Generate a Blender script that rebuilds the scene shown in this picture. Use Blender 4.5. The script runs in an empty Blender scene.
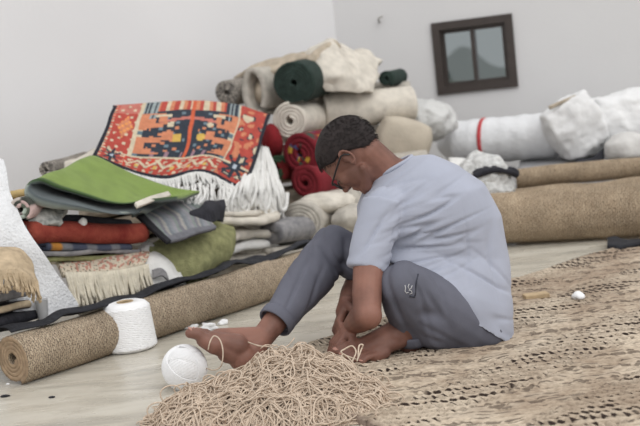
import bpy, math, random
import numpy as np
from mathutils import Vector, Matrix, noise, Quaternion
from math import sin, cos, pi, radians as R_

C = bpy.context.scene.collection
SC = bpy.context.scene

# ------------------------------------------------------------------ camera
FPX = 1067.0
CAM = Vector((0, 0, .85))
PITCH, ROLL = R_(6.05), R_(6.3)
Fw = Vector((0, cos(PITCH), -sin(PITCH)))
R0 = Vector((1, 0, 0)); U0 = Vector((0, sin(PITCH), cos(PITCH)))
Rt = R0*cos(ROLL) - U0*sin(ROLL)
Up = U0*cos(ROLL) + R0*sin(ROLL)
cd = bpy.data.cameras.new('camera'); cam = bpy.data.objects.new('camera', cd); C.objects.link(cam)
cd.sensor_width = 36; cd.lens = 36*FPX/640
M = Matrix((Rt, Up, -Fw)).transposed().to_4x4(); M.translation = CAM
cam.matrix_world = M
cd.dof.use_dof = True; cd.dof.focus_distance = 3.3; cd.dof.aperture_fstop = 3.4
cd.clip_end = 400
SC.camera = cam

def P(px, py, Y):
    d = Fw*FPX + Rt*(px-320) - Up*(py-213)
    return CAM + d*(Y/d.y)
def G(px, py, z=0):
    d = Fw*FPX + Rt*(px-320) - Up*(py-213)
    return CAM + d*((z-CAM.z)/d.z)

# ------------------------------------------------------------------ world + lights
W = bpy.data.worlds.new('overcast_sky'); SC.world = W; W.use_nodes = True
wn = W.node_tree; bg = wn.nodes['Background']
tc = wn.nodes.new('ShaderNodeTexCoord'); sx = wn.nodes.new('ShaderNodeSeparateXYZ')
cr = wn.nodes.new('ShaderNodeValToRGB')
wn.links.new(tc.outputs['Generated'], sx.inputs[0]); wn.links.new(sx.outputs['Z'], cr.inputs[0])
cr.color_ramp.elements[0].position = 0.0; cr.color_ramp.elements[0].color = (.93, .94, .96, 1)
cr.color_ramp.elements[1].position = .9; cr.color_ramp.elements[1].color = (1, 1, 1, 1)
wn.links.new(cr.outputs[0], bg.inputs[0]); bg.inputs[1].default_value = 1.0
sd = bpy.data.lights.new('sun', 'SUN'); sd.energy = .95; sd.angle = R_(50); sd.color = (1, .985, .96)
so = bpy.data.objects.new('sun', sd); C.objects.link(so)
so.rotation_euler = Vector((-.55, .75, -.95)).to_track_quat('-Z', 'Y').to_euler()
so.location = (2, -2, 5)
SC.view_settings.view_transform = 'Standard'; SC.view_settings.look = 'None'
SC.view_settings.exposure = .10; SC.view_settings.gamma = 1
SC.view_settings.use_curve_mapping = False

# ------------------------------------------------------------------ helpers
def lin(c):
    return tuple(((x/255)/12.92 if x/255 <= .04045 else ((x/255+.055)/1.055)**2.4) for x in c)
rnd = random.Random(7)
ORG = {}
def props(o, label=None, cat=None, group=None, kind=None):
    if label: o['label'] = label
    if cat: o['category'] = cat
    if group: o['group'] = group
    if kind: o['kind'] = kind
    return o
def thing(name, loc, label, cat, group=None):
    o = bpy.data.objects.new(name, None); C.objects.link(o); o.location = loc
    o.empty_display_size = .05; ORG[o.name] = Vector(loc)
    return props(o, label, cat, group)
def mk(name, V, F, m, parent=None, smooth=True, uv=None, col=None, **kw):
    V = np.asarray([tuple(v) for v in V] if not isinstance(V, np.ndarray) else V, dtype=float)
    if parent is not None: org = ORG[parent.name]
    else:
        lo = V.min(0); hi = V.max(0); org = Vector(((lo[0]+hi[0])/2, (lo[1]+hi[1])/2, lo[2]))
    me = bpy.data.meshes.new(name)
    Vl = V - np.array(org)
    if isinstance(F, np.ndarray):
        n = len(F); k = F.shape[1]
        me.vertices.add(len(Vl)); me.vertices.foreach_set('co', Vl.ravel())
        me.loops.add(n*k); me.loops.foreach_set('vertex_index', F.ravel().astype(np.int32))
        me.polygons.add(n); me.polygons.foreach_set('loop_start', np.arange(0, n*k, k, dtype=np.int32))
        me.update(calc_edges=True); me.validate()
    else:
        me.from_pydata([tuple(v) for v in Vl], [], F); me.update()
    if smooth: me.polygons.foreach_set('use_smooth', [True]*len(me.polygons))
    li = np.zeros(len(me.loops), dtype=np.int32); me.loops.foreach_get('vertex_index', li)
    if uv is not None:
        u = me.uv_layers.new(name='UVMap'); u.data.foreach_set('uv', np.asarray(uv, dtype=float)[li].ravel())
    if col is not None:
        ca = me.color_attributes.new('Col', 'FLOAT_COLOR', 'POINT')
        c4 = np.ones((len(V), 4)); c4[:, :3] = np.asarray(col); ca.data.foreach_set('color', c4.ravel())
    if m: me.materials.append(m)
    o = bpy.data.objects.new(name, me); C.objects.link(o)
    if parent is not None: o.parent = parent; ORG[o.name] = org
    else: o.location = org; ORG[o.name] = Vector(org)
    return props(o, **kw)

def mat(name, rgb, rough=.9, var=.12, vscale=8, bump=.3, bscale=60, col=False, trans=0, spec=.3,
        rgb2=None, sheen=0, stretch=None, coord='Object', alpha=1, bdist=.01, metal=0):
    m = bpy.data.materials.new(name); m.use_nodes = True; nt = m.node_tree; N = nt.nodes; L = nt.links
    b = N['Principled BSDF']; b.inputs['Roughness'].default_value = rough
    b.inputs['Specular IOR Level'].default_value = spec; b.inputs['Metallic'].default_value = metal
    if sheen: b.inputs['Sheen Weight'].default_value = sheen
    if trans: b.inputs['Transmission Weight'].default_value = trans
    b.inputs['Alpha'].default_value = alpha
    t = N.new('ShaderNodeTexCoord'); src = t.outputs[coord]
    if stretch:
        mp = N.new('ShaderNodeMapping'); mp.inputs['Scale'].default_value = stretch; L.new(src, mp.inputs[0]); src = mp.outputs[0]
    n1 = N.new('ShaderNodeTexNoise'); n1.inputs['Scale'].default_value = vscale; n1.inputs['Detail'].default_value = 5
    L.new(src, n1.inputs['Vector'])
    mix = N.new('ShaderNodeMix'); mix.data_type = 'RGBA'
    rp = N.new('ShaderNodeMapRange'); rp.inputs[1].default_value = .3; rp.inputs[2].default_value = .7
    L.new(n1.outputs[0], rp.inputs[0]); L.new(rp.outputs[0], mix.inputs[0])
    c = lin(rgb); c2 = lin(rgb2) if rgb2 else tuple(x*(1-var*2) for x in c); c1 = c if rgb2 else tuple(min(1, x*(1+var)) for x in c)
    if col:
        a = N.new('ShaderNodeVertexColor'); a.layer_name = 'Col'
        mix.inputs[6].default_value = (1+var*.5,)*3+(1,); mix.inputs[7].default_value = (1-var*1.5,)*3+(1,)
        mu = N.new('ShaderNodeMix'); mu.data_type = 'RGBA'; mu.blend_type = 'MULTIPLY'; mu.inputs[0].default_value = 1
        L.new(a.outputs[0], mu.inputs[6]); L.new(mix.outputs[2], mu.inputs[7]); L.new(mu.outputs[2], b.inputs[0])
    else:
        mix.inputs[6].default_value = c1+(1,); mix.inputs[7].default_value = c2+(1,)
        L.new(mix.outputs[2], b.inputs[0])
    if bump:
        n2 = N.new('ShaderNodeTexNoise'); n2.inputs['Scale'].default_value = bscale; n2.inputs['Detail'].default_value = 4
        L.new(src, n2.inputs['Vector'])
        bp = N.new('ShaderNodeBump'); bp.inputs['Strength'].default_value = bump; bp.inputs['Distance'].default_value = bdist
        L.new(n2.outputs[0], bp.inputs['Height']); L.new(bp.outputs[0], b.inputs['Normal'])
    return m

def nz(p, f, seed=0):
    return noise.noise(Vector((p[0]*f+seed*7.3, p[1]*f+seed*3.1, p[2]*f-seed*5.7)))
def nzv(p, f, seed=0):
    return noise.noise_vector(Vector((p[0]*f+seed*7.3, p[1]*f+seed*3.1, p[2]*f-seed*5.7)))

def catmull(pts, n):
    """resample control points (k,3) to n points, uniform parameter"""
    p = np.asarray([tuple(q) for q in pts], dtype=float); k = len(p)
    if k == 2:
        t = np.linspace(0, 1, n)[:, None]; return p[0]*(1-t)+p[1]*t
    ext = np.vstack([2*p[0]-p[1], p, 2*p[-1]-p[-2]])
    out = []
    for s in np.linspace(0, k-1, n):
        i = min(int(s), k-2); t = s-i
        a, b, c, d = ext[i], ext[i+1], ext[i+2], ext[i+3]
        out.append(.5*((2*b)+(-a+c)*t+(2*a-5*b+4*c-d)*t*t+(-a+3*b-3*c+d)*t**3))
    return np.array(out)

def patch(name, rows, m, thick=.012, nu=40, nv=28, parent=None, colfn=None, amp=0, freq=6, seed=0, conv=P, **kw):
    """cloth through a grid of control points (rows of (px,py,Y)), with real thickness"""
    g = [[conv(*q) if not isinstance(q, Vector) else q for q in r] for r in rows]
    rr = np.array([catmull(r, nu) for r in g])
    S = np.array([catmull(rr[:, i], nv) for i in range(nu)]).transpose(1, 0, 2)
    if amp:
        for j in range(nv):
            for i in range(nu):
                S[j, i] += np.array(nzv(S[j, i], freq, seed))*amp
    du = np.gradient(S, axis=1); dv = np.gradient(S, axis=0)
    n = np.cross(du, dv); n /= np.maximum(np.linalg.norm(n, axis=2, keepdims=True), 1e-9)
    A = S+n*thick/2; B = S-n*thick/2
    V = np.vstack([A.reshape(-1, 3), B.reshape(-1, 3)]); o = nu*nv
    F = []
    for j in range(nv-1):
        for i in range(nu-1):
            a = j*nu+i; F.append((a, a+1, a+nu+1, a+nu)); F.append((a+o, a+nu+o, a+nu+1+o, a+1+o))
    for i in range(nu-1):
        a = i; F.append((a, a+o, a+1+o, a+1)); a = (nv-1)*nu+i; F.append((a, a+1, a+1+o, a+o))
    for j in range(nv-1):
        a = j*nu; F.append((a, a+nu, a+nu+o, a+o)); a = j*nu+nu-1; F.append((a, a+o, a+nu+o, a+nu))
    U = np.array([(i/(nu-1), j/(nv-1)) for j in range(nv) for i in range(nu)]); UV = np.vstack([U, U])
    col = None
    if colfn: c = [lin(colfn(u, v)) for u, v in U]; col = c+c
    ob = mk(name, V, F, m, parent, uv=UV, col=col, **kw)
    return ob, S

def sweep(name, spine, e1, e2, path, thick, m, parent=None, colfn=None, disp=None, amp=0, freq=5, seed=0, taper=None, capmat=None, **kw):
    """rug strip whose cross-section is the 2-D path, swept along spine: folds and rolls"""
    path = np.asarray(path, dtype=float); K = len(path)
    tg = np.gradient(path, axis=0); tg /= np.maximum(np.linalg.norm(tg, axis=1, keepdims=True), 1e-9)
    nm = np.stack([-tg[:, 1], tg[:, 0]], 1)
    L = np.concatenate([[0], np.cumsum(np.linalg.norm(np.diff(path, axis=0), axis=1))])
    sp = np.asarray([tuple(s) for s in spine], dtype=float); J = len(sp)
    SL = np.concatenate([[0], np.cumsum(np.linalg.norm(np.diff(sp, axis=0), axis=1))])
    e1 = np.array(e1); e2 = np.array(e2)
    V = np.zeros((J, 2*K, 3)); UV = np.zeros((J, 2*K, 2)); col = np.zeros((J, 2*K, 3)) if colfn else None
    for j in range(J):
        tp = taper(j/(J-1)) if taper else 1
        d = np.zeros(K)
        if disp is not None: d = disp(L, SL[j], np.arange(K)/(K-1))
        o = path*tp + nm*(thick/2+d)[:, None]; q = path*tp - nm*thick/2
        V[j, :K] = sp[j]+o[:, :1]*e1+o[:, 1:]*e2
        V[j, K:] = (sp[j]+q[:, :1]*e1+q[:, 1:]*e2)[::-1]
        UV[j, :K, 0] = L; UV[j, K:, 0] = L[::-1]; UV[j, :, 1] = SL[j]
        if amp:
            for k in range(K):
                c = (V[j, k]+V[j, 2*K-1-k])/2; w = np.array(nzv(c, freq, seed))*amp
                V[j, k] += w; V[j, 2*K-1-k] += w
        if colfn:
            for k in range(K):
                V_ = k/(K-1); col[j, k] = lin(colfn(V_, j/(J-1), 0)); col[j, 2*K-1-k] = lin(colfn(V_, j/(J-1), 1))
    n = 2*K; F = []
    jj, kk = np.meshgrid(np.arange(J-1), np.arange(n), indexing='ij')
    a = jj*n+kk; b = jj*n+(kk+1) % n
    F = np.stack([a, b, b+n, a+n], 2).reshape(-1, 4)
    k = np.arange(K-1)
    c0 = np.stack([k, n-1-k, n-2-k, k+1], 1); c1 = np.stack([k, k+1, n-2-k, n-1-k], 1)+(J-1)*n
    F = np.vstack([F, c0, c1])
    ob = mk(name, V.reshape(-1, 3), F, m, parent, uv=UV.reshape(-1, 2), col=None if col is None else col.reshape(-1, 3), **kw)
    if m.name.startswith('jute_roll'):
        ob.data.materials.append(m_edge); mi = np.zeros(len(ob.data.polygons), dtype=np.int32); mi[-2*(K-1):] = 1; ob.data.polygons.foreach_set('material_index', mi)
    return ob

def spiral(R, r0, turns, n, start=0, squash=1.0, cw=1):
    th = np.linspace(0, turns*2*pi, n); r = R-(R-r0)*th/th[-1]
    return np.stack([cw*r*np.cos(th+start), r*np.sin(th+start)*squash], 1)[::-1]

def serp(depth, h, layers, n=10, jit=0.0, seed=0):
    """zigzag fold path: front folds at x=0, stack going up; x grows to the back"""
    rr = random.Random(seed); pts = []
    g = h/max(layers, 1)
    for l in range(layers):
        z = g*(l+.5); f0 = rr.uniform(0, jit)
        xs = np.linspace(depth, g*.5+f0, n) if l % 2 == 0 else np.linspace(g*.5+f0, depth, n)
        for x in xs: pts.append((x, z+rr.uniform(-1, 1)*g*.04))
        if l < layers-1:
            if l % 2 == 0:
                x0 = g*.5+f0
                for a in np.linspace(-pi/2, -3*pi/2, 7)[1:-1]: pts.append((x0+cos(a)*g*.5, z+g*.5+sin(a)*g*.5))
            else:
                for a in np.linspace(-pi/2, pi/2, 7)[1:-1]: pts.append((depth+cos(a)*g*.5, z+g*.5+sin(a)*g*.5))
    return pts

def tube_mesh(polys, r, sides=5, rvar=0):
    V = []; F = []; ca = [(cos(2*pi*k/sides), sin(2*pi*k/sides)) for k in range(sides)]
    for pl in polys:
        p = np.asarray([tuple(q) for q in pl], dtype=float); n = len(p)
        t = np.gradient(p, axis=0); t /= np.maximum(np.linalg.norm(t, axis=1, keepdims=True), 1e-9)
        ref = np.where(np.abs(t[:, 2:3]) < .9, np.array([[0, 0, 1.]]), np.array([[1., 0, 0]]))
        a = np.cross(t, ref); a /= np.maximum(np.linalg.norm(a, axis=1, keepdims=True), 1e-9)
        b = np.cross(t, a)
        for i in range(1, n):     # keep frames continuous
            if np.dot(a[i], a[i-1]) < 0: a[i] = -a[i]; b[i] = -b[i]
        rr = r*(1+rvar*rnd.uniform(-1, 1)) if np.isscalar(r) else r
        base = len(V)
        for i in range(n):
            ri = rr if np.isscalar(rr) else rr[i]
            for c, s in ca: V.append(p[i]+a[i]*c*ri+b[i]*s*ri)
        for i in range(n-1):
            for k in range(sides):
                k2 = (k+1) % sides
                F.append((base+i*sides+k, base+i*sides+k2, base+(i+1)*sides+k2, base+(i+1)*sides+k))
        F.append(tuple(base+k for k in range(sides))[::-1]); F.append(tuple(base+(n-1)*sides+k for k in range(sides)))
    return V, F
def tubes(name, polys, r, m, parent=None, sides=5, rvar=0, **kw):
    V, F = tube_mesh(polys, r, sides, rvar)
    return mk(name, np.array(V), F, m, parent, **kw)
def lathe(prof, c, ax=(0, 0, 1), n=32):
    ax = Vector(ax).normalized(); q = ax.to_track_quat('Z', 'Y').to_matrix(); c = Vector(c)
    V = []; F = []; K = len(prof)
    for (r, z) in prof:
        for k in range(n): V.append(c+q@Vector((r*cos(2*pi*k/n), r*sin(2*pi*k/n), z)))
    for i in range(K-1):
        for k in range(n):
            k2 = (k+1) % n; F.append((i*n+k, i*n+k2, (i+1)*n+k2, (i+1)*n+k))
    F.append(tuple(range(n))[::-1]); F.append(tuple((K-1)*n+k for k in range(n)))
    return V, F
def box(lo, hi):
    x0, y0, z0 = lo; x1, y1, z1 = hi
    V = [Vector(p) for p in ((x0, y0, z0), (x1, y0, z0), (x1, y1, z0), (x0, y1, z0), (x0, y0, z1), (x1, y0, z1), (x1, y1, z1), (x0, y1, z1))]
    return V, [(0, 3, 2, 1), (4, 5, 6, 7), (0, 1, 5, 4), (1, 2, 6, 5), (2, 3, 7, 6), (3, 0, 4, 7)]
_ico = {}
def ico(sub):
    if sub not in _ico:
        import bmesh
        bm = bmesh.new(); bmesh.ops.create_icosphere(bm, subdivisions=sub, radius=1)
        _ico[sub] = ([v.co.copy() for v in bm.verts], [tuple(v.index for v in f.verts) for f in bm.faces]); bm.free()
    return _ico[sub]
def lump(name, c, rad, m, amp=.1, freq=6, sub=4, rot=None, seed=0, ridge=0, flat=None, box_=0, parent=None, **kw):
    """crumpled sack or wad: a sphere pushed towards a box, then creased"""
    c = Vector(c); V, F = ico(sub); out = []
    for v in V:
        d = v.copy()
        if box_:
            k = max(abs(d.x), abs(d.y), abs(d.z)); d = d.lerp(d/k, box_)
        q = Vector((d.x*rad[0], d.y*rad[1], d.z*rad[2]))
        w = nz(q, freq, seed)
        if ridge: w = w*(1-ridge)+ridge*(1-2*abs(nz(q, freq*1.3, seed+3)))*.5 - .2*ridge + .22*(.5-abs(nz(q, freq*3.1, seed+9)))+.10*nz(q, freq*7, seed+5)
        q = q*(1+amp*w)
        if rot is not None: q = rot@q
        q = q+c
        if flat is not None and q.z < flat: q.z = flat+(q.z-flat)*.05
        out.append(q)
    return mk(name, np.array([tuple(q) for q in out]), F, m, parent, **kw)

# ------------------------------------------------------------------ materials
m_wall = mat('painted_wall', (214, 213, 213), .85, .015, 1.2, .08, 40, spec=.2)
m_wallside = mat('painted_side_wall', (222, 221, 222), .85, .015, 1.0, .08, 40, spec=.2)
m_black = mat('black_backing', (44, 45, 50), .8, .2, 30, .4, 80)
m_cream = mat('cream_wool', (214, 207, 195), .95, .10, 18, .6, 140)
m_cream2 = mat('greyish_wool', (186, 180, 170), .95, .12, 22, .6, 120)
m_grey = mat('grey_wool', (150, 148, 148), .95, .2, 30, .6, 110, rgb2=(118, 117, 120))
m_white = mat('white_cotton', (226, 225, 222), .9, .05, 20, .5, 130)
m_beige = mat('beige_rug', (183, 170, 152), .95, .12, 25, .7, 130)
m_green = mat('vertex_green_rug', (120, 150, 60), .95, .10, 14, .5, 260, col=True, sheen=.1)
m_teal = mat('grey_teal_cloth', (140, 148, 143), .95, .12, 10, .4, 90, rgb2=(112, 122, 120))
m_olive = mat('olive_cloth', (146, 146, 104), .95, .16, 30, .9, 150)
m_red = mat('brick_red_rug', (150, 72, 58), .95, .2, 16, .5, 90, rgb2=(120, 42, 36))
m_col = mat('woven_colour', (128, 128, 128), .95, .12, 40, .5, 160, col=True)
m_dkgreen = mat('dark_green_pile', (46, 60, 55), .95, .15, 30, .6, 160)
m_dark = mat('dark_cloth', (48, 48, 54), .95, .2, 20, .5, 90)
m_plastic = mat('white_plastic_sheet', (225, 226, 228), .45, .03, 9, .35, 24, spec=.5, bdist=.02)
m_plasticgrey = mat('cloudy_plastic_bag', (202, 202, 200), .45, .05, 9, .4, 20, spec=.5, bdist=.02)
m_sack = mat('white_woven_sack', (228, 228, 228), .6, .04, 9, .3, 30, spec=.4, bdist=.02)
m_tape = mat('red_tape', (190, 70, 74), .6, .1, 30, 0)
m_ochre = mat('ochre_cloth', (190, 165, 115), .95, .12, 20, .4, 90)
m_tan = mat('tan_fringe', (190, 170, 142), .95, .14, 30, .5, 120)
m_yarn = mat('jute_yarn', (208, 190, 171), .95, .10, 60, .4, 400, spec=.15, bdist=.002)
m_yarn_shade = mat('jute_yarn_shaded', (108, 90, 76), .95, .15, 60, .6, 300, spec=.1, bdist=.003)  # darker copy of the yarn colour, stands for shade inside the heap
m_yarnwhite = mat('white_yarn', (240, 240, 241), .8, .02, 60, .4, 350, spec=.2, bdist=.002)
m_wood = mat('small_wood', (188, 165, 132), .8, .1, 30, .3, 90)
m_bronze = mat('bronze_window_frame', (64, 56, 52), .5, .08, 20, .05, 60, spec=.4)

def m_jute(name, c1, c2, dark, sc=(1, 1), bump=.6, k=1.0):
    """knotted jute: rows of stitches with dark warp specks between them"""
    m = bpy.data.materials.new(name); m.use_nodes = True; nt = m.node_tree; N = nt.nodes; L = nt.links
    b = N['Principled BSDF']; b.inputs['Roughness'].default_value = .95; b.inputs['Specular IOR Level'].default_value = .15
    t = N.new('ShaderNodeTexCoord'); mp = N.new('ShaderNodeMapping'); mp.inputs['Scale'].default_value = (sc[0], sc[1], 1)
    L.new(t.outputs['UV'], mp.inputs[0])
    wob = N.new('ShaderNodeTexNoise'); wob.inputs['Scale'].default_value = 70*k; L.new(mp.outputs[0], wob.inputs['Vector'])
    add = N.new('ShaderNodeVectorMath'); add.operation = 'MULTIPLY_ADD'; add.inputs[1].default_value = (.016,)*3
    L.new(wob.outputs['Color'], add.inputs[0]); L.new(mp.outputs[0], add.inputs[2])
    br = N.new('ShaderNodeTexBrick'); br.inputs['Scale'].default_value = 1
    br.inputs['Brick Width'].default_value = .015; br.inputs['Row Height'].default_value = .0085
    br.inputs['Mortar Size'].default_value = .0013; br.inputs['Mortar Smooth'].default_value = .8
    br.inputs['Color1'].default_value = lin(c1)+(1,); br.inputs['Color2'].default_value = lin(c2)+(1,); br.inputs['Mortar'].default_value = lin(dark)+(1,)
    L.new(add.outputs[0], br.inputs['Vector'])
    n = N.new('ShaderNodeTexNoise'); n.inputs['Scale'].default_value = 7; n.inputs['Detail'].default_value = 6; L.new(t.outputs['UV'], n.inputs['Vector'])
    mr = N.new('ShaderNodeMapRange'); mr.inputs[1].default_value = .3; mr.inputs[2].default_value = .75; mr.inputs[3].default_value = .75; mr.inputs[4].default_value = 1.15
    L.new(n.outputs[0], mr.inputs[0])
    mu = N.new('ShaderNodeMix'); mu.data_type = 'RGBA'; mu.blend_type = 'MULTIPLY'; mu.inputs[0].default_value = 1
    L.new(br.outputs[0], mu.inputs[6]); L.new(mr.outputs[0], mu.inputs[7]); L.new(mu.outputs[2], b.inputs[0])
    bp = N.new('ShaderNodeBump'); bp.invert = True; bp.inputs['Strength'].default_value = bump; bp.inputs['Distance'].default_value = .006
    L.new(br.outputs['Fac'], bp.inputs['Height']); L.new(bp.outputs[0], b.inputs['Normal'])
    return m
m_edge = mat('rug_cut_edge', (170, 146, 120), .95, .15, 40, .6, 180)
m_roll = m_jute('jute_roll', (184, 168, 146), (166, 149, 128), (92, 80, 70))
m_roll2 = m_jute('jute_roll_golden', (182, 164, 140), (170, 151, 127), (118, 101, 84), (.8, .8), .7)
m_greyroll = m_jute('grey_woven_roll', (170, 163, 154), (150, 144, 136), (100, 96, 92), (.6, .6))

# ------------------------------------------------------------------ setting
def floor_material():
    m = bpy.data.materials.new('polished_concrete'); m.use_nodes = True; nt = m.node_tree; N = nt.nodes; L = nt.links
    b = N['Principled BSDF']; b.inputs['Specular IOR Level'].default_value = .5
    t = N.new('ShaderNodeTexCoord')
    mp = N.new('ShaderNodeMapping'); mp.inputs['Rotation'].default_value = (0, 0, R_(-8)); mp.inputs['Scale'].default_value = (1.6, 5, 1)
    L.new(t.outputs['Object'], mp.inputs[0])
    n = N.new('ShaderNodeTexNoise'); n.inputs['Scale'].default_value = 1.6; n.inputs['Detail'].default_value = 8; n.inputs['Roughness'].default_value = .62; n.inputs['Distortion'].default_value = .6
    L.new(mp.outputs[0], n.inputs['Vector'])
    r = N.new('ShaderNodeValToRGB'); e = r.color_ramp.elements
    e[0].position = .32; e[0].color = lin((166, 162, 152))+(1,); e[1].position = .66; e[1].color = lin((208, 203, 191))+(1,)
    x = e.new(.5); x.color = lin((192, 186, 173))+(1,)
    L.new(n.outputs[0], r.inputs[0]); L.new(r.outputs[0], b.inputs[0])
    n2 = N.new('ShaderNodeTexNoise'); n2.inputs['Scale'].default_value = 4; n2.inputs['Detail'].default_value = 5; L.new(mp.outputs[0], n2.inputs['Vector'])
    mr = N.new('ShaderNodeMapRange'); mr.inputs[3].default_value = .16; mr.inputs[4].default_value = .42; L.new(n2.outputs[0], mr.inputs[0]); L.new(mr.outputs[0], b.inputs['Roughness'])
    bp = N.new('ShaderNodeBump'); bp.inputs['Strength'].default_value = .08; bp.inputs['Distance'].default_value = .01; L.new(n.outputs[0], bp.inputs['Height']); L.new(bp.outputs[0], b.inputs['Normal'])
    return m
V, F = box((-6, -3, -.1), (7, 10, 0)); mk('floor', V, F, floor_material(), smooth=False, kind='structure')

CR = Vector((.255, 7.8, 0))                 # room corner
WL = Vector((.6, .8, 0)); NL = Vector((-.8, .6, 0))     # along / behind the left wall
WB = Vector((.962, -.274, 0)); NB = Vector((.274, .962, 0))
def wall_box(o, d, n, l0, l1, z0, z1, th):
    V = []
    for z in (z0, z1):
        for (l, k) in ((l0, 0), (l1, 0), (l1, th), (l0, th)): V.append(o+d*l+n*k+Vector((0, 0, z)))
    return V, [(0, 3, 2, 1), (4, 5, 6, 7), (0, 1, 5, 4), (1, 2, 6, 5), (2, 3, 7, 6), (3, 0, 4, 7)]
V, F = wall_box(CR, WL, NL, -8, .15, 0, 3.2, .15); mk('wall_left', V, F, m_wallside, smooth=False, kind='structure')
# window rectangle on the back wall, from its four corners in the photograph
def onwall(px, py, off=0):
    d = Fw*FPX + Rt*(px-320) - Up*(py-213); o = CR+NB*off
    t = (o-CAM).dot(NB)/d.dot(NB); return CAM+d*t
cs = [onwall(431, 24), onwall(511, 13), onwall(519, 86), onwall(438, 96)]
ls = [(c-CR).dot(WB) for c in cs]; l0 = (ls[0]+ls[3])/2; l1 = (ls[1]+ls[2])/2; z1 = (cs[0].z+cs[1].z)/2; z0 = (cs[2].z+cs[3].z)/2
V = []; F = []
for a in ((0, l0, 0, 3.2), (l1, 5.5, 0, 3.2), (l0, l1, 0, z0), (l0, l1, z1, 3.2)):
    v, f = wall_box(CR, WB, NB, a[0], a[1], a[2], a[3], .15); F += [tuple(i+len(V) for i in q) for q in f]; V += v
mk('wall_back', V, F, m_wall, smooth=False, kind='structure')
w1 = thing('window_1', CR+WB*l0+Vector((0, 0, z0)), None, None); props(w1, kind='structure')
fw = .055
def wb(name, a, b, c, d, k0, k1, m, parent=w1, **kw):
    v, f = wall_box(CR+NB*k0, WB, NB, a, b, c, d, k1-k0); return mk(name, v, f, m, parent, smooth=False, **kw)
wb('frame_rail', l0, l1, z1-fw, z1, -.02, .08, m_bronze); wb('frame_rail', l0, l1, z0, z0+fw, -.02, .08, m_bronze)
wb('frame_stile', l0, l0+fw, z0+fw, z1-fw, -.02, .08, m_bronze); wb('frame_stile', l1-fw, l1, z0+fw, z1-fw, -.02, .08, m_bronze)
lm = (l0+l1)/2
m_glass = bpy.data.materials.new('tinted_glass'); m_glass.use_nodes = True
nt = m_glass.node_tree; nt.nodes.clear(); N = nt.nodes
o_ = N.new('ShaderNodeOutputMaterial'); tr = N.new('ShaderNodeBsdfTransparent'); tr.inputs[0].default_value = (.44, .47, .47, 1)
gl = N.new('ShaderNodeBsdfGlossy'); gl.inputs[1].default_value = .05; mx = N.new('ShaderNodeMixShader'); mx.inputs[0].default_value = .12
nt.links.new(tr.outputs[0], mx.inputs[1]); nt.links.new(gl.outputs[0], mx.inputs[2]); nt.links.new(mx.outputs[0], o_.inputs[0])
for a, b, k in ((l0+fw, lm+.018, .035), (lm-.018, l1-fw, .01)):
    sw = .026
    sash = wb('sash', a, a+sw, z0+fw, z1-fw, k, k+.022, m_bronze)
    wb('sash_stile', b-sw, b, z0+fw, z1-fw, k, k+.022, m_bronze, sash)
    wb('sash_rail', a+sw, b-sw, z0+fw, z0+fw+sw, k, k+.022, m_bronze, sash)
    wb('sash_rail', a+sw, b-sw, z1-fw-sw, z1-fw, k, k+.022, m_bronze, sash)
    wb('pane', a+sw, b-sw, z0+fw+sw, z1-fw-sw, k+.008, k+.013, m_glass, sash)
# hills outside, seen through the panes
m_hill = mat('hazy_hill', (120, 134, 128), 1, .1, .05, 0, rgb2=(104, 120, 112))
def ridge(name, Y, base, bumps, z_lo=-15):
    V = []; F = []; n = 400
    for i in range(n):
        x = -60+200*i/(n-1); h = base+sum(a*math.exp(-((x-c)/w)**2) for a, c, w in bumps)+nz((x, Y, 0), .35)*.3
        V += [Vector((x, Y, z_lo)), Vector((x, Y+10, h)), Vector((x, Y+60, z_lo))]
    for i in range(n-1):
        a = i*3; F += [(a, a+3, a+4, a+1), (a+1, a+4, a+5, a+2)]
    return mk(name, V, F, m_hill, kind='structure')
ridge('hillside', 90, .5, [(1.9, 10.6, 3), (2.9, 14.9, 2.3), (2, 24, 8)])
# hook on the wall
hk = onwall(380, 22)
tubes('wall_hook', [[hk+NB*.0, hk-NB*.04, hk-NB*.055+Vector((0, 0, .02)), hk-NB*.05+Vector((.03, 0, .035))]], .007,
      mat('old_metal', (150, 146, 140), .6, .1, 20, 0), label='small grey hook stuck in the white wall above the rug pile', cat='hook')

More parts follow.
